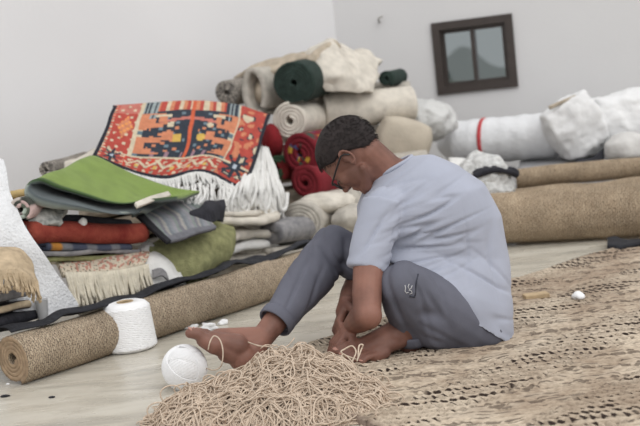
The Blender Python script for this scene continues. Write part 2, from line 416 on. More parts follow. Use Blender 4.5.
# ------------------------------------------------------------------ floor rug (real weave relief)
def big_rug():
    c0 = Vector((-.30, 3.42, 0)); u = Vector((.74, .67, 0)).normalized(); v = Vector((.67, -.74, 0)).normalized()
    LU, LV = 3.1, 2.2; nu, nv = 660, 480
    s = np.linspace(0, LU, nu)[None, :].repeat(nv, 0); t = np.linspace(0, LV, nv)[:, None].repeat(nu, 1)
    rng = np.random.RandomState(3)
    def smooth_noise(a, b, n):
        g = rng.rand(n, n)*2-1; ia = (a % 1)*(n-1); ib = (b % 1)*(n-1)
        i0 = ia.astype(int); j0 = ib.astype(int); fa = ia-i0; fb = ib-j0; fa = fa*fa*(3-2*fa); fb = fb*fb*(3-2*fb)
        i1 = np.minimum(i0+1, n-1); j1 = np.minimum(j0+1, n-1)
        return (g[i0, j0]*(1-fa)+g[i1, j0]*fa)*(1-fb)+(g[i0, j1]*(1-fa)+g[i1, j1]*fa)*fb
    wob = smooth_noise(s/LU, t/LV, 24)*.012+smooth_noise(s/LU, t/LV, 60)*.006
    wob2 = smooth_noise(s/LU, t/LV, 30)*.012
    tt = t+wob; ss = s+wob2
    band = .5+.5*np.sin(tt*2*pi/.40+.6+.5*smooth_noise(s/LU, t/LV, 8))          # ribbed bands between flat ones
    band = np.clip((band-.36)*3, 0, 1)
    wx = c0.x+u.x*(s-.3*t)+v.x*t+wob*.5; wy = c0.y+u.y*(s-.3*t)+v.y*t+wob*1.2
    R1 = .042; row = np.floor(wy/R1); fr = wy/R1-row; rowr = np.mod(np.sin(row*12.9898)*43758.5453, 1)
    ph = (wx+.10*wy)/.026+rowr*.5+.15*smooth_noise(s/LU, t/LV, 120); cell = np.floor(ph); fc = ph-cell
    cr_ = np.mod(np.sin(cell*78.233+row*37.719)*43758.5453, 1)                  # every stitch a little different
    gap = np.exp(-(((fc-.5+.9*(fr-.5))/.25)**2+((fr-.5)/.36)**2)**1.5)*(.45+.8*cr_)
    rib = .95-gap*1.05-.16*np.abs(fc-.02-(fc > .5)*.96)
    R2 = .027; row2 = np.floor(wy/R2); fr2 = wy/R2-row2; rr2 = np.mod(np.sin(row2*91.7)*43758.5453, 1)
    ph2 = wx/.055+rr2*9; c2_ = np.floor(ph2); f2 = ph2-c2_; q2 = np.mod(np.sin(c2_*45.1+row2*13.3)*43758.5453, 1)
    line = np.exp(-((fr2-.5)/.25)**2)*np.clip(1-np.abs(f2-.5)*1.9, 0, 1)**.4
    flat = .90-line*(q2 > .22)*(.5+.9*q2)
    h = rib*band+flat*(1-band)
    h = np.clip(h*(1+.12*smooth_noise(s/LU, t/LV, 60)), 0, 1.3)
    z = .005+.019*h+.006*smooth_noise(s/LU, t/LV, 14)+.009*np.exp(-((t-.03)/.03)**2)
    edge = .012*np.sin(s*9)+.01*smooth_noise(s/LU, t/LV, 30)
    fall = np.clip(t/.05, 0, 1); tt2 = t+edge*(1-np.clip(t/.4, 0, 1))
    sk_ = s-.30*t; X = c0.x+u.x*sk_+v.x*tt2; Y = c0.y+u.y*sk_+v.y*tt2
    z = np.maximum(z, .004)
    V = np.stack([X, Y, z], 2).reshape(-1, 3)
    # underside
    jj, ii = np.meshgrid(np.arange(nv-1), np.arange(nu-1), indexing='ij'); a = jj*nu+ii
    F = np.stack([a, a+nu, a+nu+1, a+1], 2).reshape(-1, 4)
    per = list(range(nu))+[j*nu+nu-1 for j in range(1, nv)]+[(nv-1)*nu+i for i in range(nu-2, -1, -1)]+[j*nu for j in range(nv-2, 0, -1)]
    n0 = len(V); low = V[per].copy(); low[:, 2] = .0005; V = np.vstack([V, low]); k = len(per)
    sk = np.array([(per[i], per[(i+1) % k], n0+(i+1) % k, n0+i) for i in range(k)]); F = np.vstack([F, sk])
    # pale jute loops, coloured dark in the gaps between stitches
    # weave coordinates go to the shader: pale jute loops, dark gaps
    UV = np.stack([wx, wy], 2).reshape(-1, 2); UV = np.vstack([UV, UV[per]])
    edm = np.clip(s/.02, 0, 1)
    col = np.stack([band, edm, np.clip(.5+.6*smooth_noise(s/LU, t/LV, 16)+.3*smooth_noise(s/LU, t/LV, 70), 0, 1)], 2).reshape(-1, 3); col = np.vstack([col, col[per]])
    m = bpy.data.materials.new('braided_jute'); m.use_nodes = True; nt = m.node_tree; N = nt.nodes; L = nt.links; b = N['Principled BSDF']
    b.inputs['Roughness'].default_value = .95; b.inputs['Specular IOR Level'].default_value = .1
    def MT(op, *a):
        n = N.new('ShaderNodeMath'); n.operation = op
        for k_, x in enumerate(a):
            if isinstance(x, (int, float)): n.inputs[k_].default_value = x
            else: L.new(x, n.inputs[k_])
        return n.outputs[0]
    uvn = N.new('ShaderNodeUVMap'); uvn.uv_map = 'UVMap'; sp = N.new('ShaderNodeSeparateXYZ'); L.new(uvn.outputs[0], sp.inputs[0])
    wn_ = N.new('ShaderNodeTexNoise'); wn_.inputs['Scale'].default_value = 38; wn_.inputs['Detail'].default_value = 3; L.new(uvn.outputs[0], wn_.inputs['Vector'])
    spn = N.new('ShaderNodeSeparateColor'); L.new(wn_.outputs['Color'], spn.inputs[0])
    x = MT('ADD', sp.outputs['X'], MT('MULTIPLY', MT('SUBTRACT', spn.outputs[0], .5), .014)); y = MT('ADD', sp.outputs['Y'], MT('MULTIPLY', MT('SUBTRACT', spn.outputs[1], .5), .022))
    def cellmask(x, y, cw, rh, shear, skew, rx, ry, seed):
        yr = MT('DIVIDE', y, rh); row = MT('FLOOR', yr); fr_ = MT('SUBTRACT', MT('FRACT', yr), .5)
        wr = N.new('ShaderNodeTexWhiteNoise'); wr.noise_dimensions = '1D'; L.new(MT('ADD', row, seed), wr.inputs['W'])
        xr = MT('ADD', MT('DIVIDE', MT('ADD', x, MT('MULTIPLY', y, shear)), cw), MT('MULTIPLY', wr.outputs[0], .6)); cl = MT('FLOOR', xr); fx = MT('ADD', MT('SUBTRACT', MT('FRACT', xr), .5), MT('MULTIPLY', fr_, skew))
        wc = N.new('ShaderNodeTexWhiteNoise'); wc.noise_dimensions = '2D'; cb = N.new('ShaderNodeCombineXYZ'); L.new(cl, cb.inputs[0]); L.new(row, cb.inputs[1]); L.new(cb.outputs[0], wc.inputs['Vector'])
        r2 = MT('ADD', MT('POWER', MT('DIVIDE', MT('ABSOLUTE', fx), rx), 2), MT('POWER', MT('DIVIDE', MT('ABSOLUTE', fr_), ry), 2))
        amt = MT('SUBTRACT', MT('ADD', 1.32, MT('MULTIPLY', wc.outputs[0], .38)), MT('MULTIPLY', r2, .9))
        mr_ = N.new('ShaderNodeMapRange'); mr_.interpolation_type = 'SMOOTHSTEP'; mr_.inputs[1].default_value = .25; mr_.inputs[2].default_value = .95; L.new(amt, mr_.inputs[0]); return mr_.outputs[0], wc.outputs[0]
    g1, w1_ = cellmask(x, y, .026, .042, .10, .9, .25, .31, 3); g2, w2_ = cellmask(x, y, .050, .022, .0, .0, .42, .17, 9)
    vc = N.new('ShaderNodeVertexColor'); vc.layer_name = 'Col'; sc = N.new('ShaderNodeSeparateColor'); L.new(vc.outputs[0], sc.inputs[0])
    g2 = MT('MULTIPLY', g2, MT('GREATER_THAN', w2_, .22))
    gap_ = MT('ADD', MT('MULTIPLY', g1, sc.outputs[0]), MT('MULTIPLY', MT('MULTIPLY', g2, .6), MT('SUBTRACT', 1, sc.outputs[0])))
    fib = N.new('ShaderNodeTexNoise'); fib.inputs['Scale'].default_value = 1; fib.inputs['Detail'].default_value = 4
    mpf = N.new('ShaderNodeMapping'); mpf.inputs['Scale'].default_value = (60, 190, 1); L.new(uvn.outputs[0], mpf.inputs[0]); L.new(mpf.outputs[0], fib.inputs['Vector'])
    def mixc(f, a, b_):
        n = N.new('ShaderNodeMix'); n.data_type = 'RGBA'
        if isinstance(f, (int, float)): n.inputs[0].default_value = f
        else: L.new(f, n.inputs[0])
        for k_, v_ in ((6, a), (7, b_)):
            if isinstance(v_, tuple): n.inputs[k_].default_value = v_+(1,)
            else: L.new(v_, n.inputs[k_])
        return n.outputs[2]
    base = mixc(sc.outputs[2], lin((170, 152, 133)), lin((208, 193, 173)))
    rf = N.new('ShaderNodeMapRange'); rf.inputs[1].default_value = .36; rf.inputs[2].default_value = .60; L.new(fib.outputs[0], rf.inputs[0])
    base = mixc(rf.outputs[0], mixc(.38, base, lin((92, 76, 66))), base)
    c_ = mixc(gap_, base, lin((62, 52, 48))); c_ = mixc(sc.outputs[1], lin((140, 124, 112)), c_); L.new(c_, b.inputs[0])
    bp_ = N.new('ShaderNodeBump'); bp_.inputs['Strength'].default_value = .8; bp_.inputs['Distance'].default_value = .008; L.new(MT('SUBTRACT', MT('MULTIPLY', fib.outputs[0], .4), gap_), bp_.inputs['Height']); L.new(bp_.outputs[0], b.inputs['Normal'])
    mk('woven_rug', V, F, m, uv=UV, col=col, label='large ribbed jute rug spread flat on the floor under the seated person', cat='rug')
big_rug()

# ------------------------------------------------------------------ long jute roll on the left
Z = Vector((0, 0, 1))
def roll(name, a, b, R, turns, m, label, thick=None, r0=.02, group=None, start=-pi/2+.4, n=None, nj=60, disp=None, amp=.004, squash=1, cat='rolled rug', cw=1, colfn=None, parent=None, seed=0, freq=4):
    """rolled rug lying from a to b (centre line at height of centre)"""
    a = Vector(a); b = Vector(b); ax = (b-a).normalized(); e1 = ax.cross(Z).normalized(); e2 = e1.cross(ax)
    if e2.z < 0: e2 = -e2
    th = thick or (R-r0)/turns*.95
    path = spiral(R-th/2, r0, turns, n or int(turns*26), start, squash, cw)
    return sweep(name, catmull([a, a.lerp(b, .33), a.lerp(b, .66), b], nj), e1, e2, path, th, m, parent, colfn=colfn, disp=disp, amp=amp, freq=freq, seed=seed,
                 label=label, cat=cat, group=group)
RA = Vector((-1.095, 3.57, .086)); RB = Vector((-.02, 5.0, .085))
def roll_disp(L, s, k):
    Lt = L[-1]; out = (L > Lt-.55)
    return np.where(out, .0035*np.abs(np.sin(L*pi/.012))*(.4+.6*np.abs(np.sin((s+.5*(np.floor(L/.012) % 2)*.018)*pi/.018))), 0)
t = thing('rolled_rug', (RA.x, RA.y, 0), 'long brown jute rug rolled up on the floor, its spiral end at the left edge', 'rolled rug')
r_ = roll('rug_body', RA, RB, .087, 4.2, m_roll, None, nj=300, n=330, disp=roll_disp, amp=.006, cat=None, parent=t)
# black backing flap lying along the top of the roll
ax = (RB-RA).normalized(); e1 = Vector((ax.y, -ax.x, 0))
fl = [RA+ax*((RB-RA).length*i/99) for i in range(100)]
sweep('backing_flap', fl, -e1, Z, [(-.02+.0105*i,   .0955+.0005*i*(1 if i < 7 else -1)+.012*sin(i*.45)) for i in range(14)], .005, m_black, t, amp=.030, freq=6, label='black backing flap')

# ------------------------------------------------------------------ pile coordinates (left wall)
YF = [(-60, 3.45), (0, 3.72), (50, 3.98), (100, 4.18), (150, 4.40), (200, 4.62), (250, 4.9), (300, 5.2), (350, 5.5)]
def Q(px, py, d=0):
    return P(px, py, np.interp(px, [a for a, _ in YF], [b for _, b in YF])+d)
def foldrug(name, a, b, hpx, depth, layers, m, label, d=0, thick=None, amp=.012, seed=0, nj=36, group=None, parent=None, colfn=None, back=None, cat='folded rug', jit=.02):
    """folded rug seen on its front folds; a,b = lower-left/right px of the front, hpx = height in px"""
    A = Q(a[0], a[1], d); B = Q(b[0], b[1], d); h = hpx*((A.y+B.y)/2)/FPX
    ax = (B-A).normalized(); n = Vector((-ax.y, ax.x, 0)).normalized() if back is None else back
    th = thick or h/layers*.8
    return sweep(name, catmull([A, A.lerp(B, .5), B], nj), n, Z, serp(depth, h, layers, jit=jit, seed=seed), th, m, parent,
                 amp=amp, freq=6, seed=seed, colfn=colfn, label=label, cat=cat, group=group)
def fringe(name, edge, ln, m, parent=None, r=.004, n=40, dirv=Vector((0, -.25, -1)), seg=6, sway=.02, seed=1, **kw):
    rr = random.Random(seed); pts = catmull(edge, n); pl = []
    for p in pts:
        p = Vector(p); l = ln*rr.uniform(.75, 1.15); s = Vector((rr.uniform(-1, 1), rr.uniform(-.6, .3), 0))*sway
        pl.append([p+dirv*l*(i/(seg-1))+s*((i/(seg-1))**1.5)+Vector((rr.uniform(-1, 1), 0, 0))*.002 for i in range(seg)])
    return tubes(name, pl, r, m, parent, sides=5, rvar=.25, kind='stuff', **kw)

# --- hidden/visible core of the left pile: folded beige rugs that carry everything
GP = 'folded rugs in the core of the left pile'
def stack(name, px0, px1, Y, z0, z1, depth, layers, m, label, seed, amp=.014, dy=0, cat='folded rug', back=None):
    A = P(px0, 200, Y); B = P(px1, 200, Y+dy); A.z = z0; B.z = z0; h = z1-z0
    ax = (B-A).normalized(); n = back or Vector((-ax.y, ax.x, 0))
    return sweep(name, catmull([A, A.lerp(B, .5), B], 26), n, Z, serp(depth, h, layers, seed=seed, jit=.03), h/layers*.82, m, amp=amp, freq=5, seed=seed, label=label, cat=cat)
VB = Vector((-.06, 1, 0))
stack('folded_rug', 62, 170, 4.45, .01, .31, .45, 4, m_cream2, 'thick greyish rug folded at the bottom of the left pile behind the fringed cream rug', 2, dy=.35, back=VB)
stack('folded_rug', 75, 222, 4.60, .32, .48, .40, 3, m_beige, 'plain beige folded rug in the middle of the left pile behind the olive cloth', 4, dy=.52, back=VB)
stack('folded_rug', 112, 250, 5.02, .49, .62, .40, 2, m_cream, 'plain cream folded rug high in the left pile underneath the kilim', 5, dy=.36, back=VB)
stack('folded_rug', 122, 252, 5.20, .63, .80, .30, 3, m_cream2, 'topmost grey folded rug hidden beneath the red kilim', 6, dy=.36, back=VB)
stack('folded_rug', 182, 262, 4.95, .01, .31, .35, 3, m_cream2, 'pale folded rug deep behind the stack of cream folded rugs', 7, dy=.3, back=VB)

# --- cream folded stack right of the olive cloth (px 225-285, 200-265)
def cream_col(base, st):
    def f(u, v, s): k = .5+.5*sin(u*st); return tuple(b*(1-.08*k) for b in base)
    return f
specs = [((226, 274), (288, 260), 17, 3, m_cream2, 'grey-cream folded rug at the foot of the cream stack just behind the long jute roll', 11),
         ((232, 258), (286, 247), 15, 3, m_white, 'white-cream folded rug second from the bottom in the cream stack beside the olive cloth', 12),
         ((234, 243), (284, 233), 15, 3, m_cream, 'cream folded rug in the middle of the cream stack below the white tassels', 13),
         ((226, 230), (282, 219), 15, 3, m_cream, 'off-white folded rug topmost in the cream stack touching the white tassels', 14)]
for a, b, h, l, m, lab, sd_ in specs:
    foldrug('folded_rug', a, b, h, .42, l, m, lab, d=.08+(.03 if sd_ % 2 else 0), seed=sd_, amp=.045, jit=.09, thick=.021)
foldrug('folded_rug', (281, 246), (338, 235), 26, .45, 2, m_grey, 'dark grey folded rug between the cream stack and the raised knee', d=.05, seed=21, amp=.015)
foldrug('folded_rug', (278, 262), (345, 248), 14, .45, 2, m_cream2, 'pale folded rug lying under the dark grey folded rug by the knee', d=.05, seed=22)
# beige roll behind them and lumpy white fleece
roll('rolled_rug', P(300, 222, 5.35), P(345, 200, 5.95), .13, 4.5, m_cream2, 'greyish-beige rolled rug with ringed end behind the raised knee', amp=.01, squash=.85, nj=16)
lump('fleece_bundle', P(325, 203, 5.45), (.15, .10, .055), m_cream, .35, 12, 4, seed=4, ridge=.4, label='lumpy cream fleece bundle below the glasses of the seated person', cat='fleece')
lump('fleece_bundle', P(352, 218, 5.35), (.10, .12, .07), m_cream2, .3, 12, 4, seed=6, ridge=.4, label='small cream wad of wool between fleece bundle and grey shirt', cat='fleece')

# --- white tassel bundle (px 235-285, 148-218)
def tassels():
    rr = random.Random(5); pl = []
    for k in range(95):
        u = rr.random(); x0 = 254+14*u; y0 = 150+rr.uniform(-3, 8); x1 = 232+50*u+rr.uniform(-4, 4); y1 = 205+rr.uniform(-8, 12)+6*u
        d0 = .40+rr.uniform(-.02, .04); d1 = .16+rr.uniform(-.03, .08)
        c = [Q(x0, y0, d0), Q(x0+(x1-x0)*.35+rr.uniform(-3, 3), y0+(y1-y0)*.3, d0*.55+d1*.45), Q(x0+(x1-x0)*.75+rr.uniform(-4, 4), y0+(y1-y0)*.7, d1), Q(x1, y1, d1)]
        if k % 3 == 0: c += [Q(x1+5, y1-2, d1), Q(x1+6, y1-14, d1+.02)]
        pl.append(catmull(c, 14))
    tubes('tassel_bundle', pl, .0105, m_white, sides=6, rvar=.3, label='bundle of thick white tassels hanging beside the right edge of the red kilim', cat='tassels', kind='stuff')
tassels()
def strings():
    rr = random.Random(8); pl = []
    for k in range(60):
        x = rr.uniform(172, 240); y = 182+rr.uniform(0, 8)+abs(x-205)*.05
        l = rr.uniform(16, 30)
        pl.append(catmull([Q(x, y, .22), Q(x+rr.uniform(-3, 3), y+l*.5, .17), Q(x+rr.uniform(-5, 5), y+l, .15)], 8))
    tubes('string_tassels', pl, .006, m_white, sides=5, rvar=.3, label='loose white strings dangling below the middle of the kilim above the black scrap', cat='tassels', kind='stuff')
strings()

# --- olive cloth
patch('olive_cloth', [[(168, 232, 4.62), (195, 226, 4.72), (215, 222, 4.85), (232, 222, 5.02)],
                      [(155, 243, 4.52), (185, 240, 4.55), (212, 238, 4.65), (237, 232, 4.85)],
                      [(150, 250, 4.42), (182, 258, 4.46), (210, 258, 4.56), (234, 248, 4.80)],
                      [(158, 264, 4.36), (182, 276, 4.42), (207, 270, 4.54), (222, 264, 4.72)],
                      [(172, 280, 4.34), (190, 282, 4.40), (205, 277, 4.52), (216, 270, 4.68)]], m_olive, .014, 40, 34, amp=.02, freq=7,
      label='olive green cloth draped down the front of the pile behind the long roll', cat='cloth')
# --- grey-purple striped rug with black border
def stripes(u, v):
    c = [(134, 137, 142), (144, 142, 147), (130, 138, 134), (118, 117, 124), (156, 153, 148), (118, 124, 130)][int(u*22+.6*sin(v*9)) % 6]
    if v > .88: c = (112, 112, 118)
    if u < .10: c = (44, 44, 48)
    return c
patch('striped_rug', [[(128, 210, 4.50), (150, 204, 4.62), (175, 200, 4.72), (192, 203, 4.80)],
                      [(145, 226, 4.38), (165, 218, 4.46), (188, 214, 4.56), (205, 218, 4.66)],
                      [(166, 243, 4.30), (182, 239, 4.36), (200, 233, 4.46), (215, 229, 4.58)]], m_col, .016, 60, 30, colfn=stripes, amp=.008,
      label='grey and purple striped rug with a black border lying over the olive cloth', cat='rug')
patch('black_scrap', [[(196, 210, 4.62), (208, 203, 4.72), (222, 202, 4.85)], [(190, 214, 4.56), (206, 211, 4.62), (225, 208, 4.80)],
                      [(196, 219, 4.55), (210, 221, 4.62), (220, 221, 4.78)]], m_dark, .02, 24, 16, amp=.02, freq=9,
      label='small black cloth scrap tucked beside the striped rug', cat='cloth')
patch('teal_cloth', [[(130, 196, 4.60), (155, 192, 4.72), (180, 192, 4.82), (196, 200, 4.86)],
                     [(132, 207, 4.48), (155, 204, 4.58), (180, 203, 4.70), (200, 208, 4.78)],
                     [(134, 216, 4.42), (152, 214, 4.52), (172, 210, 4.62), (190, 214, 4.70)]], m_teal, .02, 36, 20, amp=.015, freq=8,
      label='crumpled grey-teal cloth to the right of the green rug fold', cat='cloth')
patch('beige_strip', [[(134, 203, 4.22), (150, 197, 4.36), (168, 192, 4.52)], [(137, 207, 4.20), (152, 202, 4.34), (171, 196, 4.50)]], m_cream, .014, 24, 8, amp=.006,
      label='narrow cream cloth edge resting on the right corner of the green rug', cat='cloth')

# --- green rug folded over, teal backing
def green_rug():
    prof = [(175, 199, 4.42), (140, 203, 4.30), (100, 200, 4.14), (62, 190, 4.02), (42, 182, 3.97), (31, 184, 3.95), (29, 192, 3.93), (40, 200, 3.92), (66, 206, 3.97), (100, 211, 4.08), (136, 213, 4.24)]
    mid = [(190, 196, 4.62), (160, 198, 4.55), (122, 190, 4.40), (92, 180, 4.32), (72, 171, 4.30), (62, 171, 4.29), (60, 177, 4.29), (68, 186, 4.31), (88, 194, 4.35), (118, 202, 4.42), (152, 208, 4.5)]
    bk = [(200, 194, 4.74), (176, 190, 4.68), (142, 180, 4.64), (118, 168, 4.60), (100, 159, 4.58), (91, 158, 4.58), (89, 164, 4.58), (96, 172, 4.58), (112, 182, 4.60), (136, 192, 4.64), (166, 200, 4.7)]
    R3 = [catmull([P(*q) for q in p_], 90) for p_ in (prof, mid, bk)]
    base = R3[0]; G3 = np.array([catmull([r[i_] for r in R3], 26) for i_ in range(90)]).transpose(1, 0, 2)
    th = .009; K = 90; thk = (.009+.016*np.clip((np.linspace(0, 1, 90)-.48)/.12, 0, 1))[:, None]; V = []; col = []
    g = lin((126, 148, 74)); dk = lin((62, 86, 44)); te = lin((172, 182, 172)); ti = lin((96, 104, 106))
    d3 = np.gradient(base, axis=0); ex = np.array([.6, .8, 0]); nn = np.cross(d3, ex); nn /= np.linalg.norm(nn, axis=1, keepdims=True)
    if nn[20, 2] < 0: nn = -nn
    for j in range(26):
        base_ = G3[j]; d3 = np.gradient(base_, axis=0); nn = np.cross(d3, ex); nn /= np.linalg.norm(nn, axis=1, keepdims=True)
        if nn[20, 2] < 0: nn = -nn
        wv = np.array([np.array(nzv(b, 5, 2))*.012 for b in base_])
        # upper leaf widens to the back so that it reaches the kilim
        o = base_+nn*thk+wv; q = base_-nn*th+wv
        V.append(np.vstack([o, q[::-1]]))
        c = []
        for k in range(K):
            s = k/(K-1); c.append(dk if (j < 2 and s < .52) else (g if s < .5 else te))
        ci = [ti]*K; col.append(np.array(c+ci[::-1]))
    V = np.array(V); J, n, _ = V.shape
    jj, kk = np.meshgrid(np.arange(J-1), np.arange(n), indexing='ij'); a = jj*n+kk; b = jj*n+(kk+1) % n
    F = np.stack([a, a+n, b+n, b], 2).reshape(-1, 4); k = np.arange(K-1)
    c0 = np.stack([k, k+1, n-2-k, n-1-k], 1); c1 = np.stack([k, n-1-k, n-2-k, k+1], 1)+(J-1)*n
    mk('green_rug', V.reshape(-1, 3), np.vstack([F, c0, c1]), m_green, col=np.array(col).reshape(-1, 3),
       label='bright green folded rug with grey backing under the left corner of the kilim', cat='rug')
green_rug()

# --- layers under the green rug
roll('rolled_rug', Q(20, 209, .05), Q(60, 200, .45), .048, 2.6, m_col, 'small striped rug rolled up, ringed end facing out beside the white net', amp=.003, nj=14, r0=.012,
     colfn=lambda u, v, s: [(196, 170, 165), (90, 96, 84), (170, 180, 168), (120, 110, 108), (200, 190, 182), (70, 72, 66)][int(u*13) % 6])
foldrug('ochre_cloth', (6, 201), (40, 198), 10, .25, 2, m_ochre, 'ochre cloth edge above the small striped roll at the left', d=.22, seed=31, cat='cloth')
patch('fuzzy_rug', [[(30, 214, 4.0), (45, 206, 4.06), (66, 209, 4.14)], [(26, 224, 3.93), (44, 216, 3.98), (66, 216, 4.05)], [(30, 236, 3.92), (44, 228, 3.95), (62, 224, 4.02)]],
      mat('mottled_wool', (196, 196, 190), .95, .3, 40, .8, 60, rgb2=(112, 114, 112)), .02, 30, 24, amp=.03, freq=14,
      label='mottled white and grey fuzzy rug bunched beside the small striped roll', cat='rug')
foldrug('dark_cloth', (56, 228), (134, 232), 14, .32, 2, m_dark, 'black cloth folded between the green rug and the brick red rug', d=.04, seed=33, amp=.012, cat='cloth')
lump('cotton_wad', Q(83, 222, .0), (.018, .015, .016), m_white, .4, 40, 3, seed=2, label='tiny white cotton wad caught on the black cloth above the red rug', cat='cotton')
foldrug('red_rug', (36, 243), (148, 242), 20, .32, 2, m_red, 'brick red rug folded flat in the left pile below the green rug', d=0, seed=34, amp=.014, cat='rug', thick=.045)
foldrug('blue_rug', (50, 251), (134, 250), 9, .3, 2, m_col, 'thin slate blue folded rug with an orange patch under the brick red rug', d=0, seed=35, amp=.008, cat='rug',
        colfn=lambda u, v, s: (186, 130, 60) if .05 < v < .16 else ((74, 80, 98) if sin(v*22) > -.3 else (120, 122, 128)))
foldrug('grey_rug', (46, 257), (146, 254), 7, .3, 1, m_grey, 'thin light grey rug layer just above the olive strip in the left pile', d=-.01, seed=36, amp=.008, cat='rug', thick=.018)
foldrug('olive_rug', (50, 263), (140, 259), 7, .3, 1, m_olive, 'thin olive rug layer directly above the fringed cream rug', d=-.01, seed=37, amp=.006, cat='rug', thick=.02)

# --- cream rug with red print and long fringe
def printed(u, v):
    b = (208, 196, 176); f1 = noise.noise(Vector((u*26, v*9, 1))); f2 = noise.noise(Vector((u*40, v*14, 6)))
    if .12 < v < .95 and f1 > .02+.5*abs(v-.6)+(.35 if u < .2 else 0) : return (190, 138, 122)
    if f2 > .32 and v > .1: return (120, 116, 100)
    if v < .2: return (196, 172, 130)
    return b
t = thing('fringed_rug', G(100, 310), 'cream rug with red flecked print and long cream fringe, front of the left pile', 'rug')
_, S = patch('woven_panel', [[(48, 262, 4.28), (80, 258, 4.36), (115, 253, 4.46), (150, 250, 4.56)],
                             [(56, 264, 4.08), (85, 262, 4.16), (118, 258, 4.26), (150, 254, 4.38)],
                             [(62, 276, 3.99), (88, 273, 4.05), (116, 271, 4.15), (144, 266, 4.26)]], m_col, .018, 110, 40, t, colfn=printed, amp=.006)
fringe('fringe', [P(66, 272, 3.975), P(90, 272, 4.03), P(118, 270, 4.12), P(147, 264, 4.25)], .125, mat('cream_fringe', (212, 204, 186), .95, .1, 30, .4, 120), t, r=.0058, n=90, dirv=Vector((.06, -.12, -1)), sway=.02, seg=7)
def white_curl():
    t = thing('white_cloth', Q(158, 280), 'rumpled white and grey cloth between the fringed cream rug and the olive cloth', 'cloth')
    patch('cloth_fold', [[(136, 250, 4.45), (150, 246, 4.5), (160, 252, 4.5), (176, 262, 4.5)], [(137, 258, 4.36), (150, 256, 4.4), (160, 262, 4.38), (182, 270, 4.42)],
                         [(146, 270, 4.30), (156, 268, 4.33), (168, 272, 4.34), (184, 280, 4.36)], [(150, 287, 4.28), (160, 288, 4.29), (172, 285, 4.31), (182, 284, 4.36)]], m_white, .02, 34, 30, t, amp=.03, freq=10)
    patch('dark_lining', [[(152, 270, 4.27), (160, 268, 4.28), (166, 272, 4.29)], [(153, 279, 4.26), (162, 276, 4.27), (169, 282, 4.29)]], m_grey, .01, 12, 8, t, label='dark grey lining')
white_curl()

# --- white foam net at the left edge
m_net = mat('white_foam_net', (228, 229, 231), .7, .04, 60, .9, 110, spec=.4, bdist=.008)
patch('foam_net', [[(-14, 160, 3.92), (-6, 158, 3.96), (2, 160, 3.98)], [(-20, 200, 3.86), (0, 196, 3.88), (12, 200, 3.90)], [(-22, 240, 3.80), (8, 236, 3.82), (33, 240, 3.86)],
                   [(-10, 275, 3.78), (22, 272, 3.82), (56, 272, 3.90)], [(10, 305, 3.78), (40, 306, 3.84), (76, 304, 3.96)], [(14, 316, 3.78), (44, 316, 3.84), (70, 311, 3.94)]], m_net, .022, 60, 90, amp=.008, freq=9,
      label='white bubbly foam net draped from the top left down to the long jute roll', cat='foam sheet')
# --- tan fringed rug and dark stack in front of the net
t = thing('tan_rug', G(10, 340), 'tan rug with ragged brown fringe at the far left edge of the pile', 'rug')
patch('rug_panel', [[(-20, 252, 3.72), (0, 249, 3.74), (18, 251, 3.76), (30, 262, 3.78)], [(-20, 266, 3.64), (2, 262, 3.65), (20, 264, 3.68), (33, 272, 3.72)], [(-20, 278, 3.60), (4, 273, 3.61), (22, 275, 3.64), (36, 284, 3.68)]], m_tan, .02, 36, 26, t, amp=.012, freq=12)
fringe('fringe', [P(-18, 275, 3.59), P(4, 270, 3.60), P(22, 272, 3.63), P(37, 281, 3.67)], .07, m_tan, t, r=.004, n=80, dirv=Vector((.05, -.1, -1)), sway=.02)
foldrug('folded_rug', (-20, 310), (28, 299), 12, .2, 2, m_grey, 'grey folded rug under the ragged fringe of the tan rug', d=-.09, seed=41)
foldrug('folded_rug', (-20, 320), (34, 308), 10, .2, 2, m_col, 'beige edged dark folded rug below the grey one at the far left', d=-.10, seed=42, colfn=lambda u, v, s: (196, 178, 150) if .42 < u < .62 else (60, 56, 60))
foldrug('folded_rug', (-20, 332), (46, 319), 12, .2, 2, m_dark, 'black folded rug at the bottom of the far left stack behind the jute roll', d=-.10, seed=43)
# plastic cup
def cup():
    c = Q(43.5, 319, -.15); r = .024; h = .07
    pr = [(r*.72, 0), (r*.74, .002), (r, h), (r*1.06, h+.002), (r*1.02, h), (r*.96, h), (r*.70, .004)]
    V, F = lathe([(a, b) for a, b in pr], c, n=28)
    mk('plastic_cup', V, F[:-1], mat('clear_plastic', (205, 205, 205), .3, .02, 9, 0, alpha=.72, spec=.6), label='small clear plastic cup standing beside the tan rug fringe', cat='cup')
cup()

# --- cream things behind the green rug at the left
foldrug('cream_cloth', (62, 186), (122, 172), 26, .3, 2, m_cream, 'cream cloth bundle between the white wall and the green rug', d=.80, seed=51, amp=.035, cat='cloth', back=VB)
roll('rolled_rug', P(47, 170, 4.75), P(85, 160, 5.2), .042, 2.5, m_greyroll, 'small grey-brown rolled rug end poking out against the wall above the green rug', amp=.004, nj=12, r0=.01)

